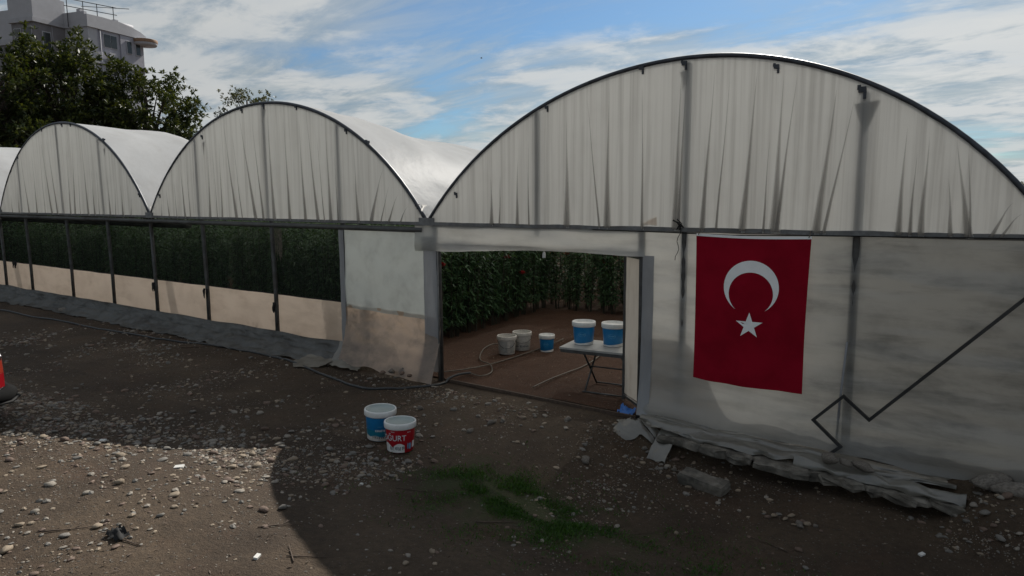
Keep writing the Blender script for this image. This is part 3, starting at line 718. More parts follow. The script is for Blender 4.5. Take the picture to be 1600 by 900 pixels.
def band(t, R, rb, tp, fz0, fz1, mat, name, a0, a1, wave=None):
    n = 40; vs = []
    for k in range(n + 1):
        a = a0 + (a1 - a0) * k / n; u = k / n
        for j in range(4):
            zb, zt = fz0(u), fz1(u); z = zb + (zt - zb) * j / 3; r = rb + tp * z + .0022
            vs.append((r * math.cos(a), r * math.sin(a), z))
    fs = [(k * 4 + j, (k + 1) * 4 + j, (k + 1) * 4 + j + 1, k * 4 + j + 1) for k in range(n) for j in range(3)]
    MB().add(vs, fs).obj(name, mat, t, True)
def glyphs(t, rb, tp, ang, z, h, w, nchar, mat, name):   # worn print that cannot be read
    m = MB(); rr = random.Random(int(z * 1000) + nchar)
    for k in range(nchar):
        for j in range(3):
            x = -w / 2 + w * (k + .5) / nchar + rr.uniform(-.3, .3) * w / nchar; hh = h * rr.uniform(.3, 1); ww = w / nchar * rr.uniform(.18, .5); zz = z + rr.uniform(0, h - hh)
            vs = []
            for (a_, b2) in ((-.5, 0), (.5, 0), (.5, 1), (-.5, 1)):
                zc = zz + hh * b2; r = rb + tp * zc + .003; a = ang + (x + ww * a_) / r; vs.append((r * math.cos(a), r * math.sin(a), zc))
            m.add(vs, [(0, 1, 2, 3)])
    m.obj(name, mat, t)

pB = on_ground(595, 691); pB = Vector((pB.x, pB.y, pB.z))
back = (pB - CAM); back.z = 0; back.normalize()
tb1 = pB + back * .17; tb1.z = ground_h(tb1.x, tb1.y) + .004
t, rb, tp = tub('tub', 'blue lidded tub on the dirt behind the red tub', tb1, .198, .40, MAT['tubblue'], 0, True, tilt=(.0, .03), fill=True)
an = facing(tb1)
band(t, .198, rb, tp, lambda u: .07, lambda u: .155, MAT['tubteal'], 'label_band', an - 1.5, an + 1.5)
band(t, .198, rb, tp, lambda u: .008, lambda u: .060 + .012 * math.sin(u * 21) + .02 * (1 - u), MAT['tubold'], 'label_band', an - 1.6, an + 1.6)
glyphs(t, rb, tp, an - .05, .135, .032, .13, 8, MAT['print'], 'print'); glyphs(t, rb, tp, an - .05, .20, .012, .06, 5, MAT['faint'], 'print'); glyphs(t, rb, tp, an - .1, .04, .03, .2, 7, MAT['grey'], 'print')
pR = on_ground(626, 710); back = (pR - CAM); back.z = 0; back.normalize()
tb2 = pR + back * .16; tb2.z = ground_h(tb2.x, tb2.y) + .004
t, rb, tp = tub('tub', 'red lidded yogurt tub on the dirt in front of the blue tub', tb2, .190, .375, MAT['tubred'], 0, True, tilt=(-.02, .0), fill=True)
an = facing(tb2)
link(text_mesh('YOĞURT', .105, rb + tp * .17, .165, an - .62, tp, .82), 'lettering', t).data.materials.append(MAT['print'])
glyphs(t, rb, tp, an - .55, .268, .016, .05, 5, MAT['print'], 'print'); glyphs(t, rb, tp, an + .62, .262, .012, .05, 6, MAT['print'], 'print')
band(t, .190, rb, tp, lambda u: .008, lambda u: .070 + .055 * abs(math.sin(u * 5.2 + .6)), MAT['tubwhite'], 'label_band', an - 1.5, an + .30)
glyphs(t, rb, tp, an - .25, .035, .055, .20, 9, MAT['grey'], 'print')
band(t, .190, rb, tp, lambda u: .05, lambda u: .135, MAT['tubwhite'], 'label_band', an + .98, an + 1.3)
glyphs(t, rb, tp, an + .68, .04, .09, .06, 3, MAT['faint'], 'print')

# inside the doorway
def inside(px, py, z=.05): p = at_z(px, py, z); return Vector((p.x, p.y, z))
w1 = inside(792, 555); d_ = (w1 - CAM); d_.z = 0; d_.normalize(); w1 += d_ * .16; w1.z = .055
t, rb, tp = tub('tub', 'old white tub with striped print, front one of the two white tubs inside the doorway', w1, .185, .36, MAT['tubold'], 0, False, True)
an = facing(w1)
for k in range(11):
    z = .045 + k * .021; band(t, .19, rb, tp, lambda u: z, lambda u: z + .008, MAT['grey'], 'print_stripe', an - 1.2, an + .05); band(t, .19, rb, tp, lambda u: z, lambda u: z + .008, MAT['grey'], 'print_stripe', an + .42, an + 1.0)
MB().tube([((rb + tp * .2 + .012) * math.cos(an + q * 1.4), (rb + tp * .2 + .012) * math.sin(an + q * 1.4), .30 - .17 * (1 - q * q)) for q in [i / 8 - 1 for i in range(17)]], .004, 5).obj('handle', MAT['steel'], t, True)
w2 = inside(816, 549); w2 += d_ * .17; w2.z = .055
t, rb, tp = tub('tub', 'old white tub with a wire handle standing behind the striped white tub', w2, .185, .37, MAT['tubold'], 0, False, True)
an = facing(w2)
MB().tube([((.2 + .012) * math.cos(an + q * 1.4), (.2 + .012) * math.sin(an + q * 1.4), .31 - .14 * (1 - q * q)) for q in [i / 8 - 1 for i in range(17)]], .004, 5).obj('handle', MAT['steel'], t, True)
glyphs(t, rb, tp, an, .07, .05, .3, 9, MAT['grey'], 'print')
def bluetub(loc, R, H, label):
    t, rb, tp = tub('tub', label, loc, R, H, MAT['tubblue'], 0, True)
    an = facing(loc)
    band(t, R, rb, tp, lambda u: .004, lambda u: .028 + H * .16 * max(0, u - .35), MAT['tubwhite'], 'label_band', an - 1.7, an + 1.7)
    m = MB(); vs = []
    for k in range(25):
        a = k / 24 * 2 * PI
        for s_ in (.9, 1.0):
            x = math.cos(a) * R * .35 * s_; z = H * .48 + math.sin(a) * H * .10 * s_; r = rb + tp * z + .0035; vs.append((r * math.cos(an - .15 + x / r), r * math.sin(an - .15 + x / r), z))
    m.add(vs, [(2 * k, 2 * k + 2, 2 * k + 3, 2 * k + 1) for k in range(24)]); m.obj('emblem', MAT['faint'], t)
    glyphs(t, rb, tp, an - .15, H * .45, H * .06, R * .5, 6, MAT['faint'], 'print')
    return t
w3 = inside(855, 551); w3 += d_ * .13; w3.z = .055
bluetub(w3, .150, .34, 'small blue tub with white lid on the soil between white tubs and table')

# folding table
TZ = .775
TF = at_z(874, 542, TZ); TB = at_z(906, 529, TZ); TR = at_z(970, 552, TZ)
ex = (TR - TF); ex.z = 0; ex.normalize(); ey = Vector((-ex.y, ex.x, 0)); dep = max(.55, (TB - TF).dot(ey)); dep = min(dep, .95)
TBL = thing('folding_table', 'grey folding table inside the doorway carrying two blue tubs', 'table', TF)
LW = 1.15
def tl(a, b, z): return ex * a + ey * b + Vector((0, 0, z - TZ))
ax = (ex, ey, Vector((0, 0, 1)))
MB().box(tl(LW / 2, dep / 2, TZ - .015), (LW, dep, .03), ax).obj('tabletop', MAT['tabletop'], TBL)
m = MB()
for (a, b, sa, sb) in ((LW / 2, .012, LW - .04, .02), (LW / 2, dep - .012, LW - .04, .02), (.012, dep / 2, .02, dep - .06), (LW - .012, dep / 2, .02, dep - .06)): m.box(tl(a, b, TZ - .056), (sa, sb, .05), ax)
m.obj('apron', MAT['steel'], TBL)
for a in (.40, LW - .12):
    for (b0, b1) in ((.06, dep - .06), (dep - .06, .06)):
        k = .016 if b0 < b1 else -.016
        MB().tube([tl(a + k, b0, .06), tl(a + k, (b0 + b1) / 2, .40), tl(a + k, b1, TZ - .05)], .016, 8).obj('leg', MAT['steel'], TBL, True)
for b in (.06, dep - .06):
    MB().tube([tl(.38, b, .075), tl(LW - .1, b, .075)], .014, 8).obj('crossbar', MAT['steel'], TBL, True)
MB().tube([tl(.38, dep * .5, .42), tl(LW - .1, dep * .5, .42)], .012, 8).obj('crossbar', MAT['steel'], TBL, True)
def on_table(px, py): p = at_z(px, py, TZ); q = p - CAM; q.z = 0; q.normalize(); p += q * .16; return Vector((p.x, p.y, TZ + .002))
bluetub(on_table(912, 540), .180, .37, 'large blue tub with white lid on the left of the folding table')
bluetub(on_table(958, 543), .180, .37, 'large blue tub with white lid on the table beside the open door leaf')

# lamp holder under the lintel
pb = on_front(850, 393, -.02)
LH = thing('lamp_holder', 'small white lamp holder hanging on its cord under the door valance', 'lamp holder', pb)
MB().lathe([(.001, -.005), (.016, -.01), (.022, -.03), (.026, -.09), (.020, -.10), (.001, -.10)], 14).obj('socket', MAT['tubwhite'], LH, True)
MB().tube([(0, 0, .10), (.004, 0, .04), (0, 0, -.008)], .005, 5).obj('cord', MAT['tubwhite'], LH, True)

# ------------------------------------------------------------------ hoses
def smooth_path(P, n=8):
    out = []
    for i in range(len(P) - 1):
        p0, p1, p2, p3 = P[max(i - 1, 0)], P[i], P[i + 1], P[min(i + 2, len(P) - 1)]
        for k in range(n):
            t = k / n; out.append(.5 * ((2 * p1) + (p2 - p0) * t + (2 * p0 - 5 * p1 + 4 * p2 - p3) * t * t + (3 * p1 - p0 - 3 * p2 + p3) * t ** 3))
    return out + [P[-1]]
def hose(name, pix, r, mat, label, lift=0.0):
    P = []
    for (x, y) in pix:
        p = on_ground(x, y)
        if p.y > 0: p.z = .075
        p.z += r + lift; P.append(p)
    Q = smooth_path(P)
    for q in Q:
        if q.y < -.05: q.z = ground_h(q.x, q.y) + r * .8 + lift
    return tag(MB().tube(Q, r, 7).obj(name, mat, None, True), label, 'hose')
hose('hose', [(-60, 476), (0, 485), (110, 505), (230, 527), (330, 540), (420, 557), (465, 570), (520, 592), (560, 606), (590, 609), (640, 607), (680, 603), (712, 594), (735, 590)], .022, MAT['hose'], 'long black hose lying along the foot of the greenhouse wall')
hose('hose', [(735, 590), (752, 594), (768, 588), (766, 576), (752, 570), (750, 562), (757, 550), (772, 543), (790, 545)], .012, MAT['hose2'], 'thin tan hose curling on the soil inside the doorway')
hose('hose', [(690, 588), (730, 583), (768, 575), (810, 562), (850, 548), (880, 535)], .012, MAT['hose2'], 'straight tan hose running back past the small blue tub')
hose('drip_pipe', [(833, 612), (858, 600), (885, 589), (915, 577), (945, 556)], .012, MAT['hose2'], 'dry tan drip pipe on the soil under the folding table')

# ------------------------------------------------------------------ leaves
def leaf_arrays(P, D, L, W, droop=.25):
    P = np.asarray(P, float); D = np.asarray(D, float); D /= np.linalg.norm(D, axis=1, keepdims=True) + 1e-9
    n = len(P); rnd = rng.normal(size=(n, 3)) * .6; rnd[:, 2] += 1.0
    S = np.cross(D, rnd); S /= np.linalg.norm(S, axis=1, keepdims=True) + 1e-9
    L = np.broadcast_to(np.asarray(L, float), (n,))[:, None]; W = np.broadcast_to(np.asarray(W, float), (n,))[:, None]
    mid = P + D * L * .5; tip = P + D * L; tip[:, 2] -= droop * L[:, 0]
    V = np.stack([P, mid + S * W * .5, tip, mid - S * W * .5], 1).reshape(-1, 3)
    return V
def leaf_mesh(name, V, mat):
    n = len(V) // 4; me = bpy.data.meshes.new(name)
    me.vertices.add(len(V)); me.vertices.foreach_set('co', V.astype(np.float32).ravel())
    me.loops.add(n * 4); me.loops.foreach_set('vertex_index', np.arange(n * 4, dtype=np.int32))
    me.polygons.add(n); me.polygons.foreach_set('loop_start', np.arange(0, n * 4, 4, dtype=np.int32))
    me.update(calc_edges=True); me.materials.append(mat); return me

# ------------------------------------------------------------------ crop plants
def crop_leaves(h, nst, nl, spread=.16):
    P, D, Ls = [], [], []; stems = []
    for s in range(nst):
        a = rng.uniform(0, 6.28); r = rng.uniform(.02, spread); top = np.array([r * math.cos(a) * 1.8, r * math.sin(a) * 1.8, h * rng.uniform(.85, 1.0)]); bot = np.array([r * math.cos(a) * .4, r * math.sin(a) * .4, 0])
        stems.append((bot, top))
        for k in range(nl):
            t = rng.uniform(.09, 1.0) ** .9; p = bot + (top - bot) * t; b = k * 2.4 + a
            P.append(p); D.append([math.cos(b), math.sin(b), rng.uniform(-.1, .9) * (.4 + t * .6)]); Ls.append(rng.uniform(.10, .22))
    return np.array(P), np.array(D), np.array(Ls), stems
PROTO = []
for k in range(4):
    P, D, Ls, stems = crop_leaves(1.95 + .09 * k, 8, 64)
    t = thing('crop_plant', 'dark green leafy crop plant', 'plant', (0, 0, 0))
    link(leaf_mesh('foliage', leaf_arrays(P, D, Ls, Ls * .2 + .006, .45), MAT['leafcrop']), 'foliage', t)
    m = MB()
    for (a, b) in stems: m.tube([a, (a + b) / 2, b], [.009, .007, .004], 4, False)
    m.obj('stem', MAT['stem'], t); PROTO.append(t)
m = MB()
for k in range(14):
    a = k * 2.4; r = .012 + .0028 * k; z = .05 - .0025 * k
    m.add([(0, 0, 0), (r * math.cos(a - .5), r * math.sin(a - .5), z), (r * 1.5 * math.cos(a), r * 1.5 * math.sin(a), z + .01), (r * math.cos(a + .5), r * math.sin(a + .5), z)], [(0, 1, 2, 3)])
flower_me = m.mesh('flower', MAT['petal'])
spots = []
x = -3.45
while x > -28.0:
    for j, y in enumerate((2.9, 3.35, 3.8)):
        if x < -3.6: spots.append((x + rng.uniform(-.1, .1), y + rng.uniform(-.12, .12), 'net'))
    x -= .40 if x > -11 else .70
for y in np.arange(1.2, 7.4, .36):
    for j, xr in enumerate((-3.35 - .09 * y, -3.85 - .09 * y, -4.4 - .09 * y)):
        spots.append((xr + rng.uniform(-.08, .08), y + rng.uniform(-.1, .1), 'door'))
for x in np.arange(-4.1, .6, .37):
    for j, y in enumerate((7.5, 8.0)): spots.append((x + rng.uniform(-.08, .08), y + rng.uniform(-.1, .1), 'door'))
used = set()
for i, (x, y, kind) in enumerate(spots[:296]):
    k = i % 4; pr = PROTO[k]; sc = rng.uniform(.9, 1.12)
    fl = (rng.random() < .30)
    if kind == 'net': lab, grp = 'dark green leafy crop plant standing behind the black insect net', 'crop plants behind the insect net'; fl = False
    elif fl: lab, grp = 'leafy crop plant with a red flower, seen through the open doorway', 'flowering crop plants in the doorway'
    else: lab, grp = 'dark green leafy crop plant seen through the open doorway', 'crop plants seen through the doorway'
    z = sc * rng.uniform(.98, 1.1)
    if k not in used:
        o = pr; used.add(k); o.location = (x, y, .03); o.rotation_euler = (0, 0, rng.uniform(0, 6.28)); o.scale = (sc, sc, z); o['label'] = lab; o['group'] = grp; fl = False
        if kind == 'door': o['label'] = lab
    else: o = dup(pr, (x, y, .03), rng.uniform(0, 6.28), lab, grp, (sc, sc, z))
    if fl:
        for q in range(2):
            f = link(flower_me, 'flower', o); f.location = (rng.uniform(-.15, .15), rng.uniform(-.15, .15), rng.uniform(1.1, 1.75)); f.scale = (1.9, 1.9, 1.9)
# the rest of the crop reads as one mass
P, D, Ls = [], [], []
for x in np.arange(-27.5, 6.3, .62):
    for y in np.arange(4.2, 15, .55):
        if x > -4.9 - .09 * y and y < 8.4: continue
        if x > 6.2: continue
        a, b, c, _ = crop_leaves(rng.uniform(2.0, 2.4), 4, 18, .22); a = a + np.array([x + rng.uniform(-.1, .1), y + rng.uniform(-.1, .1), .03])
        P.append(a); D.append(b); Ls.append(c * 1.25)
P = np.concatenate(P); D = np.concatenate(D); Ls = np.concatenate(Ls)
o = link(leaf_mesh('crop_rows', leaf_arrays(P, D, Ls, Ls * .22 + .01, .3), MAT['leafcrop']), 'crop_rows', None, 'far rows of dark green leafy crop filling the greenhouse', 'stuff')

# ------------------------------------------------------------------ trees
def tree(label, base, H, crown_c, rad, ncl, nros, leafL, mat, seed, nleaf=9):
    r = np.random.default_rng(seed); base = Vector(base)
    t = thing('tree', label, 'tree', base)
    cc = Vector(crown_c); m = MB()
    m.tube([(0, 0, -.2), (.1, .05, cc.z * .4), (cc.x * .5, cc.y * .5, cc.z * .8), (cc.x, cc.y, cc.z + rad[2] * .5)], [.26, .2, .15, .05], 8)
    m.obj('trunk', MAT['bark'], t, True)
    P, D, L = [], [], []; lm = MB()
    for k in range(ncl):
        d = r.normal(size=3); d /= np.linalg.norm(d); d[2] = d[2] * .9 + .1
        q = r.uniform(.35, 1.0) ** .6; lump = 1 + .22 * nz(d[0] * 2 + seed, d[1] * 2, d[2] * 2)
        c = np.array(cc) + d * np.array(rad) * q * lump
        if k % 3 == 0:
            lm.tube([(cc.x * .6, cc.y * .6, cc.z * .75), tuple((np.array(cc) + c) / 2 - np.array([0, 0, .3])), tuple(c)], [.08, .05, .02], 5, False)
        cr = r.uniform(.45, .8)
        for j in range(nros):
            e = r.normal(size=3); e /= np.linalg.norm(e); p = c + e * cr * r.uniform(.3, 1)
            ax = e * .7 + d * .5 + np.array([0, 0, .5]); ax /= np.linalg.norm(ax)
            for i in range(nleaf):
                w = r.normal(size=3) * .75 + ax; P.append(p - ax * r.uniform(0, .12)); D.append(w); L.append(leafL * r.uniform(.6, 1.15))
    lm.obj('limb', MAT['bark'], t)
    L = np.array(L)
    link(leaf_mesh('crown', leaf_arrays(np.array(P), np.array(D), L, L * .34, .15), mat), 'crown', t)
    return t
tree('dense dark broad leaved tree at the far left, tallest against the grey cladding', (-34.5, 4.6, 0), 10, (.2, 0, 7.9), (3.0, 3.4, 3.4), 135, 14, .30, MAT['leafdark'], 1)
tree('dark broad leaved tree in front of the white apartment block corner', (-34.5, 8.2, 0), 10, (0, .2, 8.1), (2.8, 3.1, 3.6), 150, 14, .30, MAT['leafdark'], 2)
tree('dark broad leaved tree at the right end of the row, behind the third arch', (-33.0, 12.0, 0), 9, (0, 0, 7.0), (2.7, 3.1, 3.3), 150, 14, .30, MAT['leafdark'], 3)
tree('low dark tree filling the gap under the two leftmost crowns', (-33.2, 6.6, 0), 8, (0, 0, 5.0), (3.4, 6.8, 2.6), 130, 13, .30, MAT['leafdark'], 4)
tree('small airy tree peeping over the top of the second arch', (-36.2, 20.6, 0), 9, (0, 0, 8.6), (1.9, 1.9, 2.1), 60, 9, .20, MAT['leaffar'], 5)
tree('slender tree just showing past the right arch at the picture edge', (7.9, 38, 0), 4, (0, 0, 3.0), (1.0, 1.0, 1.1), 30, 8, .14, MAT['leaffar'], 6)

# ------------------------------------------------------------------ apartment building
def building():
    A = Vector((-61.65, 22.51, 0)); u = Vector((-.276, .961, 0)); v = Vector((-.961, -.276, 0)); Z = Vector((0, 0, 1)); axb = (v, u, Z)
    B = thing('apartment_building', 'white apartment block with grey cladding rising behind the dark trees', 'building', A)
    def bx(name, u0, u1, v0, v1, z0, z1, mat, parent=B, **k):
        return MB().box(v * (v0 + v1) / 2 + u * (u0 + u1) / 2 + Z * (z0 + z1) / 2, (abs(v1 - v0), abs(u1 - u0), z1 - z0), axb).obj(name, mat, parent, **k)
    # right block: wall, parapet
    bx('wall', 0, 6.0, 0, 9, 0, 18.28, MAT['lilac'])
    bx('wall', -.03, .9, -.03, 2.7, 0, 18.28, MAT['plaster'])
    # parapet with a sloping top, thicker band
    m = MB()
    for (u0, u1, z0, z1) in ((-.12, 2.2, 18.9, 19.0), ):
        pass
    pv = []
    prof = [(-.15, 19.3), (1.5, 19.35), (3.2, 19.32), (4.6, 19.15), (5.6, 18.9), (6.25, 18.6)]
    for (uu, zt) in prof:
        for vv in (-.18, .12):
            pv += [v * vv + u * uu + Z * 18.25, v * vv + u * uu + Z * zt]
    fs = []
    for i in range(len(prof) - 1):
        a = i * 4; b = a + 4
        fs += [(a, b, b + 1, a + 1), (a + 2, a + 3, b + 3, b + 2), (a + 1, b + 1, b + 3, a + 3), (a, a + 2, b + 2, b)]
    fs += [(0, 1, 3, 2), (len(pv) - 4, len(pv) - 2, len(pv) - 1, len(pv) - 3)]
    m.add(pv, fs).obj('parapet', MAT['plaster'], B)
    bx('parapet', -.15, .12, .12, 3.2, 18.25, 19.55, MAT['plaster'])
    bx('roof', 0.1, 6.0, .1, 9, 18.2, 18.4, MAT['band'])
    w = bx('window', 1.5, 3.0, -.05, .05, 16.75, 18.0, MAT['band'])
    bx('pane', 1.58, 2.25, -.08, -.052, 16.82, 17.92, MAT['glass'], w); bx('pane', 2.32, 2.92, -.08, -.052, 16.82, 17.92, MAT['glass'], w)
    bx('wall', 3.3, 5.9, -.12, -.01, 0, 18.2, MAT['lilac'])
    for zf in (12.5, 8.5): 
        w = bx('window', 1.5, 3.0, -.05, .05, zf, zf + 1.3, MAT['band']); bx('pane', 1.58, 2.92, -.08, -.052, zf + .07, zf + 1.22, MAT['glass'], w)
    # protruding middle block
    bx('wall', -2.94, 0, 2.70, 5.4, 0, 18.25, MAT['cladding'])
    bx('wall', -3.0, .1, 2.62, 5.45, 0, 14.5, MAT['plaster'])
    bx('band', -3.15, .05, 2.55, 5.55, 18.25, 18.62, MAT['band'])
    bx('parapet', -3.05, .05, 2.6, 5.5, 18.63, 20.6, MAT['plaster'])
    bx('panel_seam', -1.3, -1.26, 2.68, 2.699, 14.6, 18.2, MAT['band'])
    w = bx('window', -3.0, -2.90, 2.95, 4.0, 16.2, 17.9, MAT['plaster']); bx('pane', -3.03, -3.002, 3.02, 3.93, 16.27, 17.85, MAT['glass'], w)
    # recessed left block
    bx('wall', -1.2, 6, 5.4, 16, 0, 17.0, MAT['cladding'])
    bx('band', -1.35, 6, 5.56, 16.1, 17.0, 17.5, MAT['band'])
    bx('parapet', -1.3, 6, 5.55, 16.05, 17.51, 20.0, MAT['plaster'])
    bx('band', -1.3, 0, 3, 5.4, 20.61, 20.8, MAT['band'])
    for (va, vb) in ((4.25, 5.1),):
        w = bx('window', -3.0, -2.90, va, vb, 16.3, 17.8, MAT['plaster']); bx('pane', -3.03, -3.002, va + .07, vb - .07, 16.37, 17.74, MAT['glass'], w)
    w = bx('window', -2.3, -1.5, 2.60, 2.705, 15.4, 17.6, MAT['plaster']); bx('pane', -2.22, -1.58, 2.57, 2.598, 15.48, 17.52, MAT['glass'], w)
    for (ua, ub) in ((3.9, 4.5), (4.9, 5.5)):
        w = bx('window', ua, ub, -.20, -.125, 16.6, 17.8, MAT['plaster']); bx('pane', ua + .06, ub - .06, -.225, -.202, 16.66, 17.74, MAT['glass'], w)
    bx('air_conditioner', 1.75, 2.5, -.42, -.09, 15.7, 16.3, MAT['plaster'])
    MB().tube([v * -.10 + u * 1.15 + Z * 10, v * -.10 + u * 1.15 + Z * 18.2], .05, 6).obj('drain_pipe', MAT['band'], B, True)
    bx('ledge', -.2, 6.1, -.3, -.13, 15.2, 15.36, MAT['plaster'])
    # round balcony slab at the far corner
    p = u * 5.9 + v * (-.35) + Z * .65
    MB().lathe([(.001, 17.0), (1.0, 17.0), (1.1, 17.1), (1.1, 17.55), (1.0, 17.6), (.001, 17.6)], 28, tuple(p)).obj('balcony', MAT['plaster'], B, True)
    MB().lathe([(1.12, 17.25), (1.14, 17.3), (1.14, 17.5), (1.12, 17.55)], 28, tuple(p)).obj('balcony_edge', MAT['orange'], B, True)
    # roof rails
    rails = MB()
    for z in (20.1, 20.75): rails.tube([u * -.5 + v * 2.0 + Z * z, u * 3.6 + v * .4 + Z * (z - .05)], .035, 5)
    rails.tube([u * 1.4 + v * 2.2 + Z * 20.5, u * 4.4 + v * -.3 + Z * 20.75], .03, 5)
    rails.obj('roof_railing', MAT['rod'], B)
    for (a, b) in ((-.3, 1.9), (.9, 1.4), (2.0, 1.0), (3.3, .5)):
        MB().tube([u * a + v * b + Z * 18.3, u * a + v * b + Z * 20.75], .035, 5).obj('railing_post', MAT['rod'], B)
    bx('chimney', .2, .55, 1.0, 1.4, 18.4, 19.9, MAT['band']); bx('chimney', 3.2, 3.6, .3, .7, 18.4, 19.6, MAT['band'])
    c = u * 4.9 + v * .7 + Z * 19.15; X2 = u; Y2 = (v * .8 + Z * .6).normalized(); Z2 = X2.cross(Y2)
    MB().box(c, (2.0, 1.2, .08), (X2, Y2, Z2)).obj('solar_panel', MAT['panelblack'], B)
    MB().tube([c + Z * .35 - u * 1.0 + v * .4, c + Z * .35 + u * 1.0 + v * .4], .2, 10).obj('water_tank', MAT['plaster'], B, True)
building()

# ------------------------------------------------------------------ car
def car():
    C = thing('car', 'white car at the left picture edge showing its red tail lamp', 'car', (-3.97, -6.33, ground_h(-5.0, -6.3)), PI + .05)
    # local frame: +x forward, rear at x = 0, y = width
    st = [(.0, .60, .40, .86), (.05, .72, .32, .90), (.22, .80, .26, .93), (1.0, .83, .22, .93), (2.6, .83, .22, .92), (3.3, .80, .24, .84), (3.75, .72, .28, .74), (3.9, .55, .36, .66)]
    def loft(st, secs):
        m = MB(); rows = [secs(*s) for s in st]; n = len(rows[0])
        vs = [q for r in rows for q in r]; fs = [(i * n + k, i * n + k + 1, (i + 1) * n + k + 1, (i + 1) * n + k) for i in range(len(rows) - 1) for k in range(n - 1)]
        fs += [tuple(range(n - 1, -1, -1)), tuple(range((len(rows) - 1) * n, len(rows) * n))]; return m.add(vs, fs)
    sec = lambda x, w, zb, zt: [(x, -w * .86, zb), (x, -w, zb + .14), (x, -w, (zb + zt) / 2), (x, -w * .97, zt - .06), (x, -w * .88, zt), (x, 0, zt + .02), (x, w * .88, zt), (x, w * .97, zt - .06), (x, w, (zb + zt) / 2), (x, w, zb + .14), (x, w * .86, zb)]
    loft(st, sec).obj('body', MAT['carwhite'], C, True)
    cab = [(.14, .70, .88, .93), (.42, .66, .88, 1.36), (.7, .64, .88, 1.42), (1.9, .64, .88, 1.42), (2.2, .66, .88, 1.34), (2.95, .72, .86, .90)]
    loft(cab, lambda x, w, zb, zt: [(x, -.78, zb), (x, -w, zt - .05), (x, -w * .85, zt), (x, 0, zt + .02), (x, w * .85, zt), (x, w, zt - .05), (x, .78, zb)]).obj('cabin', MAT['carwhite'], C, True)
    for s in (-1, 1):
        for (a, b) in ((.55, 1.25), (1.33, 2.25)):
            MB().add([(a, s * .792, .96), (b + .1, s * .792, .96), (b, s * .70, 1.30), (a + .1, s * .70, 1.32)], [(0, 1, 2, 3)]).obj('side_window', MAT['glass'], C)
        tl_ = MB().add([(-.03, s * .50, .50), (-.02, s * .66, .50), (.06, s * .755, .50), (.24, s * .822, .50), (-.03, s * .50, .68), (-.02, s * .66, .68), (.06, s * .755, .68), (.24, s * .822, .68)], [(0, 1, 5, 4), (1, 2, 6, 5), (2, 3, 7, 6)]).obj('tail_light', MAT['lamp_red'], C)
        MB().add([(-.03, s * .50, .683), (-.02, s * .66, .683), (.06, s * .755, .683), (.24, s * .822, .683), (-.02, s * .50, .84), (-.01, s * .65, .84), (.07, s * .745, .84), (.24, s * .815, .84)], [(0, 1, 5, 4), (1, 2, 6, 5), (2, 3, 7, 6)]).obj('indicator', MAT['lamp_orange'], tl_)
        MB().box((3.84, s * .5, .62), (.12, .3, .13)).obj('headlight', MAT['chrome'], C)
        for x in (.72, 3.15):
            w = MB().lathe([(.20, -.09), (.29, -.09), (.31, -.06), (.31, .06), (.29, .09), (.20, .09)], 24).obj('wheel', MAT['tyre'], C, True)
            w.rotation_euler = (PI / 2, 0, 0); w.location = (x, s * .74, .31)
            MB().lathe([(.001, .07), (.19, .07), (.205, .088), (.205, -.088), (.19, -.07), (.001, -.07)], 18).obj('rim', MAT['chrome'], w, True)
    MB().tube([(.45, -.84, .40), (.12, -.82, .40), (-.06, -.70, .40), (-.11, -.4, .40), (-.12, 0, .40), (-.11, .4, .40), (-.05, .69, .40), (.12, .80, .40), (.45, .82, .40)], .095, 10).obj('bumper', MAT['tyre'], C, True)
    MB().tube([(.45, -.93, .33), (.10, -.92, .33), (-.13, -.74, .33), (-.21, 0, .33), (-.13, .74, .33), (.10, .92, .33), (.45, .93, .33)], .02, 6).obj('bumper_trim', MAT['black'], C, True)
    MB().add([(.115, -.6, .95), (.115, .6, .95), (.37, .54, 1.32), (.37, -.54, 1.32)], [(0, 1, 2, 3)]).obj('rear_window', MAT['glass'], C)
    MB().add([(2.32, -.6, 1.31), (2.32, .6, 1.31), (2.90, .66, .95), (2.90, -.66, .95)], [(0, 1, 2, 3)]).obj('windscreen', MAT['glass'], C)
car()

# ------------------------------------------------------------------ stones
def stone_mesh(seed, mat, flat=.6, rough=.22, sub=2):
    bm = bmesh.new(); bmesh.ops.create_icosphere(bm, subdivisions=sub, radius=1)
    for v in bm.verts:
        c = v.co.copy(); k = 1 + rough * noise.noise(c * 1.1 + Vector((seed, 0, 0))) + rough * .4 * noise.noise(c * 2.7 + Vector((0, seed, 0)))
        v.co = c * k
    rp = random.Random(seed)
    for _ in range(7):
        n_ = Vector((rp.gauss(0, 1), rp.gauss(0, 1), rp.gauss(0, .8))).normalized(); dd_ = rp.uniform(.62, .9)
        for v in bm.verts:
            e = v.co.dot(n_) - dd_
            if e > 0: v.co -= n_ * e * .92
    for v in bm.verts: v.co = Vector((v.co.x, v.co.y * .78, v.co.z * flat))
    me = bpy.data.meshes.new('stone'); bm.to_mesh(me); bm.free()
    me.polygons.foreach_set('use_smooth', [True] * len(me.polygons)); me.materials.append(mat); return me
SM = [stone_mesh(k * 3.7, MAT[('stone_a', 'stone_b', 'stone_c', 'stone_d', 'stone_b', 'stone_d', 'stone_a', 'stone_c')[k % 8]], .40 + .07 * (k % 3), .42) for k in range(16)]
RM = [stone_mesh(50 + k * 2.3, MAT['rock'], .75, .5) for k in range(4)]
def lit(x, y):   # is this spot outside the greenhouse shadow
    if y > -2: return False
    z = -y / 1.25; x0 = x - .2 * z
    for b in BAYS[:3]:
        if b['l'] <= x0 <= b['r']: return arc(b, x0) < z
    return True
rs = random.Random(11)
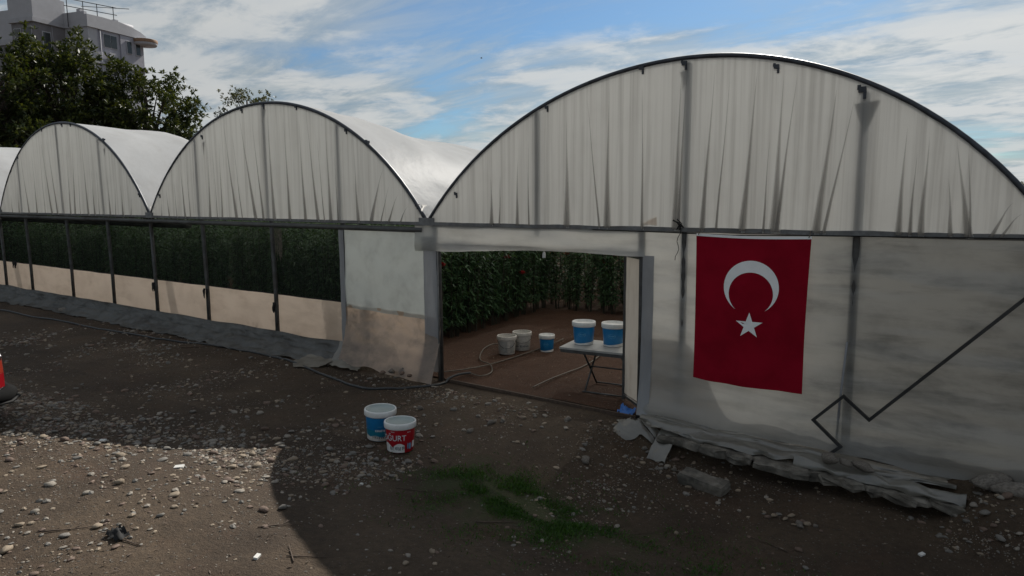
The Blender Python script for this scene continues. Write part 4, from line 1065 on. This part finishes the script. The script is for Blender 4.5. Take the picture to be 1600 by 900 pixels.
def dens(x, y):
    d = .35 + .9 * max(0, nz(x * .5, y * .5, 12) + .15)
    px = 0
    d *= .16 + 1.05 * sstep(-.1, .3, nz(x * .9, y * .9, 31))
    if -9 < x < .8 and -6.2 < y < -2.0: d += 1.5 * math.exp(-((y - (-4.35 + .33 * (x + 1))) / .8) ** 2) * (.5 + .8 * sstep(-.3, .3, nz(x * 1.3, y * 1.3, 7)))
    if -1.2 < x < 3 and -2.2 < y < -.5: d += .12
    if 2.4 < x < 4.0 and -1.9 < y < -.8: d += .3
    if x > 6.0 and y > -1.3: d += 2.2
    if y < -5.6 and x < .5: d += .25
    d *= .45 + .55 * sstep(-1.6, -3.2, y + .25 * min(0, x + 1)) if x < -1.5 else 1
    if x > .9 and y < -2.9: d *= .28
    if x > 4.4: d *= .4
    return d
cand = []
while len(cand) < 10500:
    x = rs.uniform(-13, 7.5); y = rs.uniform(-8, -.3)
    d2 = (x - CAM.x) ** 2 + (y - CAM.y) ** 2
    if rs.random() > dens(x, y) / 2 : continue
    s = min(.058, .0105 * math.exp(rs.gauss(.45, .58)))
    if x > .9: s *= .72 if y < -1.2 or x < 5.8 else 1
    cand.append((x, y, s, d2))
for b_ in (tb1, tb2): cand = [c for c in cand if (c[0] - b_.x) ** 2 + (c[1] - b_.y) ** 2 > .06]
cand.sort(key=lambda c: -c[2] / math.sqrt(c[3]))
def put_stone(x, y, s, me, label, group, rz=None, sink=.25, name='stone', sc=None):
    o = bpy.data.objects.new(name, me); COL.objects.link(o); s3 = sc or (s * rs.uniform(.8, 1.3), s * rs.uniform(.8, 1.2), s * rs.uniform(.7, 1.1))
    o.scale = s3; o.rotation_euler = (rs.uniform(-.15, .15), rs.uniform(-.15, .15), rs.uniform(0, 6.28) if rz is None else rz)
    o.location = (x, y, ground_h(x, y) + s3[2] * (.55 - sink)); return tag(o, label, 'stone', group)
n_ind = 230
for (x, y, s, d2) in cand[:n_ind]:
    if lit(x, y): put_stone(x, y, s, rs.choice(SM), 'rounded river stone lying on the sunlit dirt', 'stones on the sunlit dirt')
    else: put_stone(x, y, s, rs.choice(SM), 'rounded river stone lying on the shaded dirt in front of the greenhouse', 'stones on the shaded dirt')
for (px, py, n_, sp_, lab, grp) in ((1000, 706, 16, .26, 'rubble stone in the little heap left of the concrete block', 'rubble heap beside the concrete block'), (1045, 735, 9, .14, 'rubble stone in the little heap left of the concrete block', 'rubble heap beside the concrete block'), (1235, 815, 13, .15, 'rubble stone in the small pile on bare dirt below the footing', 'rubble pile below the footing'), (830, 660, 12, .35, 'stone in the loose rubble just below the doorway', 'rubble below the doorway')):
    p = on_ground(px, py)
    for q in range(n_): put_stone(p.x + rs.gauss(0, sp_), p.y + rs.gauss(0, sp_ * .55), rs.uniform(.022, .055), rs.choice(SM + RM), lab, grp)
base_ico = bmesh.new(); bmesh.ops.create_icosphere(base_ico, subdivisions=1, radius=1)
bo = bmesh.new(); bmesh.ops.create_cube(bo, size=1.5); CV = np.array([v.co[:] for v in bo.verts]); CF = [tuple(v.index for v in f.verts) for f in bo.faces]; bo.free()
IV = np.array([v.co[:] for v in base_ico.verts]); IF = [tuple(v.index for v in f.verts) for f in base_ico.faces]; base_ico.free()
def gravel(name, items, mat, label):
    V = []; Fc = []
    for (x, y, s) in items:
        a = rs.uniform(0, 6.28); ca, sa = math.cos(a), math.sin(a)
        B_, F_ = (IV, IF) if s > .009 else (CV, CF)
        q = B_ * (1 + rng.uniform(-.26, .26, (len(B_), 1))) * np.array([s * rs.uniform(.8, 1.4), s * rs.uniform(.7, 1), s * rs.uniform(.4, .7)])
        R = np.stack([q[:, 0] * ca - q[:, 1] * sa + x, q[:, 0] * sa + q[:, 1] * ca + y, q[:, 2] + ground_h(x, y) + s * .15], 1)
        o = len(V); V += R.tolist(); Fc += [tuple(i + o for i in f) for f in F_]
    me = bpy.data.meshes.new(name); me.from_pydata(V, [], Fc); me.materials.append(mat); link(me, name, None, label, 'stuff')
rest = [c[:3] for c in cand[n_ind:]]
tiny = []
while len(tiny) < 20000:
    x = rs.uniform(-9, 7.2); y = rs.uniform(-7.8, -.4)
    if rs.random() < dens(x, y) / 2.2 * (.25 + 1.3 * sstep(-.2, .3, nz(x * 1.1, y * 1.1, 41))): tiny.append((x, y, rs.uniform(.003, .009)))
allg = rest + tiny; rs.shuffle(allg)
for k, mt in enumerate(('stone_a', 'stone_b', 'stone_c', 'stone_d')): gravel('gravel', allg[k::4], MAT[mt], ('pale', 'grey', 'tan', 'brown')[k] + ' gravel scattered over the dirt yard')
# rocks weighing down the sheets
def rock(px, py, s, label, sc=None, me=None, group=None, z=None):
    p = on_ground(px, py) if z is None or z < .1 else at_z(px, py, z); o = put_stone(p.x, p.y, s, me or rs.choice(RM), label, group, sink=.1, name='rock', sc=sc)
    if z is not None: o.location.z = z
    return o
rock(1296, 716, .09, 'rough rock at the foot of the zigzag rod', (.11, .09, .09), z=.14)
rock(1348, 728, .10, 'dark lumpy clod on the drape right of the rod foot', (.17, .08, .07), z=.13)
rock(1322, 722, .07, 'smaller clod beside the lumpy clod at the wall foot', (.08, .07, .06), z=.13)
rock(1548, 752, .2, 'long weathered rock at the right end of the wall', (.26, .14, .12), z=.17)
rock(1590, 768, .2, 'pale weathered rock at the right picture edge', (.24, .15, .13), z=.15)
rock(1003, 655, .05, 'small rock tucked under the wall sheet beside the door', (.07, .06, .05), z=.07); rock(1022, 660, .05, 'rounded rock holding the gathered sheet right of the doorway', (.07, .06, .05), z=.07); rock(1045, 663, .05, 'third rock along the sheet fold right of the doorway', (.07, .06, .05), z=.06)
for i, (px, py, s, lab) in enumerate(((598, 582, .07, 'dark rock on the brown sheet, left end of the rock line'), (612, 580, .08, 'brown rock in the rock line holding the brown sheet'), (628, 583, .06, 'pink rock beside the pale one on the brown sheet'), (632, 576, .075, 'pale pink rock, topmost on the brown sheet'), (640, 587, .06, 'small dark rock at the right end of the rock line'))):
    rock(px, py, s, lab, None, RM[i % 4] if i % 2 else SM[5], z=.14 + .03 * (i == 3))
rock(482, 552, .09, 'upright tan rock on the dark flap near the corner', (.07, .05, .11)); rock(500, 555, .08, 'dark rock in the fold of the flap near the corner', (.12, .08, .07)); rock(100, 487, .12, 'pale rock lying on the flap at the far left', (.2, .12, .1))
rock(735, 675, .05, 'brown rock in the rubble below the doorway', (.06, .05, .045)); rock(768, 662, .06, 'squarish brown rock on the bank below the doorway', (.075, .055, .05)); rock(915, 722, .08, 'reddish flat rock right of the rubble', (.1, .07, .06)); rock(656, 640, .06, 'pale double lobed rock behind the red tub', (.06, .05, .055))

# ------------------------------------------------------------------ concrete footing and blocks
def chunk(name, pts, z0, z1, mat, parent=None, jag=.03, seed=1, label=None):
    r = random.Random(seed); m = MB(); ring = []
    P = [Vector((x, y, 0)) for x, y in pts]
    for i in range(len(P)):
        a, b = P[i], P[(i + 1) % len(P)]; n = max(1, int((b - a).length / .09))
        for k in range(n):
            q = a + (b - a) * k / n; ring.append(q + Vector((r.uniform(-jag, jag), r.uniform(-jag, jag), 0)))
    n = len(ring)
    lay = []
    for (s, z) in ((.93, z0), (1.0, z0 + (z1 - z0) * .3), (1.02, z0 + (z1 - z0) * .75), (.97, z1)):
        c = sum(ring, Vector()) / n
        lay.append([c + (q - c) * s + Vector((r.uniform(-jag, jag) * .4, r.uniform(-jag, jag) * .4, z + r.uniform(-jag, jag) * .3)) for q in ring])
    vs = [q for l in lay for q in l] + [sum(lay[0], Vector()) / n, sum(lay[3], Vector()) / n]
    fs = [(j * n + i, j * n + (i + 1) % n, (j + 1) * n + (i + 1) % n, (j + 1) * n + i) for j in range(3) for i in range(n)]
    fs += [(i, 4 * n, (i + 1) % n) for i in range(n)] + [(3 * n + i, 3 * n + (i + 1) % n, 4 * n + 1) for i in range(n)]
    return m.add(vs, [tuple(f) for f in fs]).obj(name, mat, parent, label=label)
FT = thing('concrete_footing', 'broken concrete footing exposed under the right wall of the greenhouse', 'footing')
for q, (xa, xb, ya, za) in enumerate(((2.72, 3.30, -.54, -.02), (3.28, 3.98, -.60, -.03), (4.0, 4.62, -.64, -.04), (4.60, 5.20, -.62, -.05), (5.22, 5.72, -.68, -.07), (5.70, 6.15, -.64, -.08))):
    chunk('slab', [(xa, -.16), (xb, -.16), (xb + .02, ya + R_.uniform(-.05, .05)), ((xa + xb) / 2, ya + R_.uniform(-.07, .07)), (xa + .02, ya + R_.uniform(-.05, .05))], za - .10, za, MAT['concrete'], FT, .045, q + 1)
p = on_ground(1097, 764)
CB = chunk('concrete_block', [(-.30, -.10), (.28, -.12), (.30, .10), (-.28, .11)], 0, .15, MAT['concrete'], None, .012, 5)
CB.location = (p.x, p.y + .05, ground_h(p.x, p.y) - .01); CB.rotation_euler = (.10, .06, -.12)
tag(CB, 'broken grey concrete block lying on the dirt below the footing', 'concrete block')
p = on_ground(975, 652)
bs = MB(); bs.grid(9, 7, lambda u, t: (p.x - .14 + .24 * u, p.y + .05 + .16 * t + .03 * nz(u * 5, t * 4), p.z + .02 + .07 * abs(nz(u * 4, t * 4, 3)) * 2 + .05 * t))
tag(bs.obj('plastic_scrap', MAT['blueplastic'], None, True), 'crumpled blue plastic scrap at the foot of the open door leaf', 'scrap')

# ------------------------------------------------------------------ twigs, litter, grass, bird
def twig(px, py, L, a, label, r=.006):
    p = on_ground(px, py); pts = []
    for i in range(6):
        q = p + Vector((math.cos(a), math.sin(a), 0)) * (L * (i / 5 - .5)) + Vector((.03 * nz(px, i), .03 * nz(py, i, 2), 0)); q.z = ground_h(q.x, q.y) + r + .004 + .01 * abs(nz(i, px)); pts.append(q)
    m = MB().tube(pts, [r, r, r * .9, r * .8, r * .6, r * .4], 5)
    k = pts[3]; m.tube([k, k + Vector((math.cos(a + .7), math.sin(a + .7), .15)) * L * .22], [r * .6, r * .3], 4)
    tag(m.obj('twig', MAT['wood'], None, True), label, 'twig')
twig(455, 866, .30, 2.6, 'short dark twig at the lower edge of the sunlit patch'); twig(485, 871, .38, .65, 'thin twig lying just right of the short dark twig', .005)
twig(107, 829, .40, .9, 'long curved twig on the sunlit dirt at the lower left', .007); twig(207, 850, .25, .2, 'straight twig beside the black rag on the sunlit dirt')
twig(655, 768, .55, .35, 'thin pale twig on the dark dirt left of the green patch', .005); twig(680, 778, .3, 2.2, 'short forked twig below the thin pale twig', .005); twig(778, 817, .45, .9, 'curved twig below the bright green patch', .007)
twig(1030, 785, .4, 2.4, 'brown stalk pointing at the concrete block', .006); twig(945, 823, .4, .62, 'pale straw lying right of the green patch', .005); twig(985, 835, .6, .8, 'thin dry stalk near the lower middle of the yard', .004)
twig(310, 543, .7, .9, 'dry branch at the shaded foot of the left wall', .012); twig(435, 822, .35, .9, 'twig at the right border of the sunlit patch', .007); twig(1200, 850, .4, 2.9, 'thin twig on the dark dirt below the footing', .005)
p = on_ground(184, 840); m = MB()
m.grid(8, 8, lambda u, t: (p.x - .10 + .2 * u, p.y - .06 + .12 * t, p.z + .015 + .09 * abs(nz(u * 4, t * 4, 1)) * 1.6)); tag(m.obj('rag', MAT['black'], None, True), 'crumpled black rag on the sunlit dirt', 'rag')
for (px, py, lab, sx, a) in ((280, 731, 'white tile chip with a dark crack on the sunlit dirt', .10, .7), (160, 690, 'square pale tile shard at the shadow border', .09, .4), (402, 872, 'crumpled white paper scrap at the lower edge', .06, 2.0), (565, 758 - 0, 'white chip on the shaded dirt below the tubs', .035, .2), (1440, 868, 'white litter strip at the lower right', .06, 1)):
    p = on_ground(px, py); m = MB().box((0, 0, 0), (sx, sx * .6, .018)); o = m.obj('litter', MAT['paper']); o.location = (p.x, p.y, p.z + .014); o.rotation_euler = (.12, -.08, a); tag(o, lab, 'litter')
# dry leaf litter: uncountable
n = 1500; X = rng.uniform(-9, 7, n); Y = rng.uniform(-7.6, -.5, n)
V = leaf_arrays(np.stack([X, Y, [ground_h(a, b) + .008 for a, b in zip(X, Y)]], 1), np.stack([rng.normal(size=n), rng.normal(size=n), rng.uniform(-.05, .25, n)], 1), rng.uniform(.02, .07, n), .015, .02)
link(leaf_mesh('leaf_litter', V, MAT['wood']), 'leaf_litter', None, 'dry leaf and straw bits over the dirt', 'stuff')
n = 420; X = rng.uniform(-2.4, 2.6, n); Y = rng.uniform(.15, 5, n)
V = leaf_arrays(np.stack([X, Y, np.full(n, .075)], 1), np.stack([rng.normal(size=n), rng.normal(size=n), rng.uniform(-.02, .3, n)], 1), rng.uniform(.02, .06, n), .014, .02)
link(leaf_mesh('leaf_litter', V, MAT['stone_c']), 'leaf_litter', None, 'pale fallen leaf bits on the red soil inside', 'stuff')
P, D, L = [], [], []
gr = random.Random(5)
while len(P) < 13000:
    x = gr.uniform(-.5, 6.5); y = gr.uniform(-4.7, -1.4)
    c = math.exp(-((x - 2.15) / .75) ** 2 - ((y + 3.05) / .42) ** 2) * 1.1 + .18 * math.exp(-((x - 3.2) / 1.6) ** 2 - ((y + 3.4) / .9) ** 2)
    if gr.random() < c * max(0, .35 + 1.6 * nz(x * 2.2, y * 2.2, 4) + .5 * nz(x * 7, y * 7, 2)):
        P.append((x, y, ground_h(x, y))); D.append((gr.gauss(0, .6), gr.gauss(0, .6), .8)); L.append(gr.uniform(.018, .06))
L = np.array(L); link(leaf_mesh('grass', leaf_arrays(np.array(P), np.array(D), L, L * .2, .1), MAT['grass']), 'grass', None, 'short bright green weeds in a patch on the dark dirt', 'stuff')
d = ray(752, 91); bp = CAM + d.normalized() * 55
BD = thing('bird', 'tiny dark bird flying high in the sky', 'bird', bp, .6)
BD.rotation_euler = (.5, .35, .6)
MB().tube([(-.09, 0, 0), (-.05, 0, .005), (0, 0, .008), (.05, 0, .006), (.085, 0, .004)], [.006, .022, .032, .022, .008], 8).obj('body', MAT['black'], BD, True)
for s in (-1, 1): MB().add([(.03, s * .02, .01), (.04, s * .10, .05), (-.03, s * .2, .03), (-.02, s * .10, .045), (-.03, s * .02, .01)], [(0, 1, 3, 4), (1, 2, 3)]).obj('wing', MAT['black'], BD)
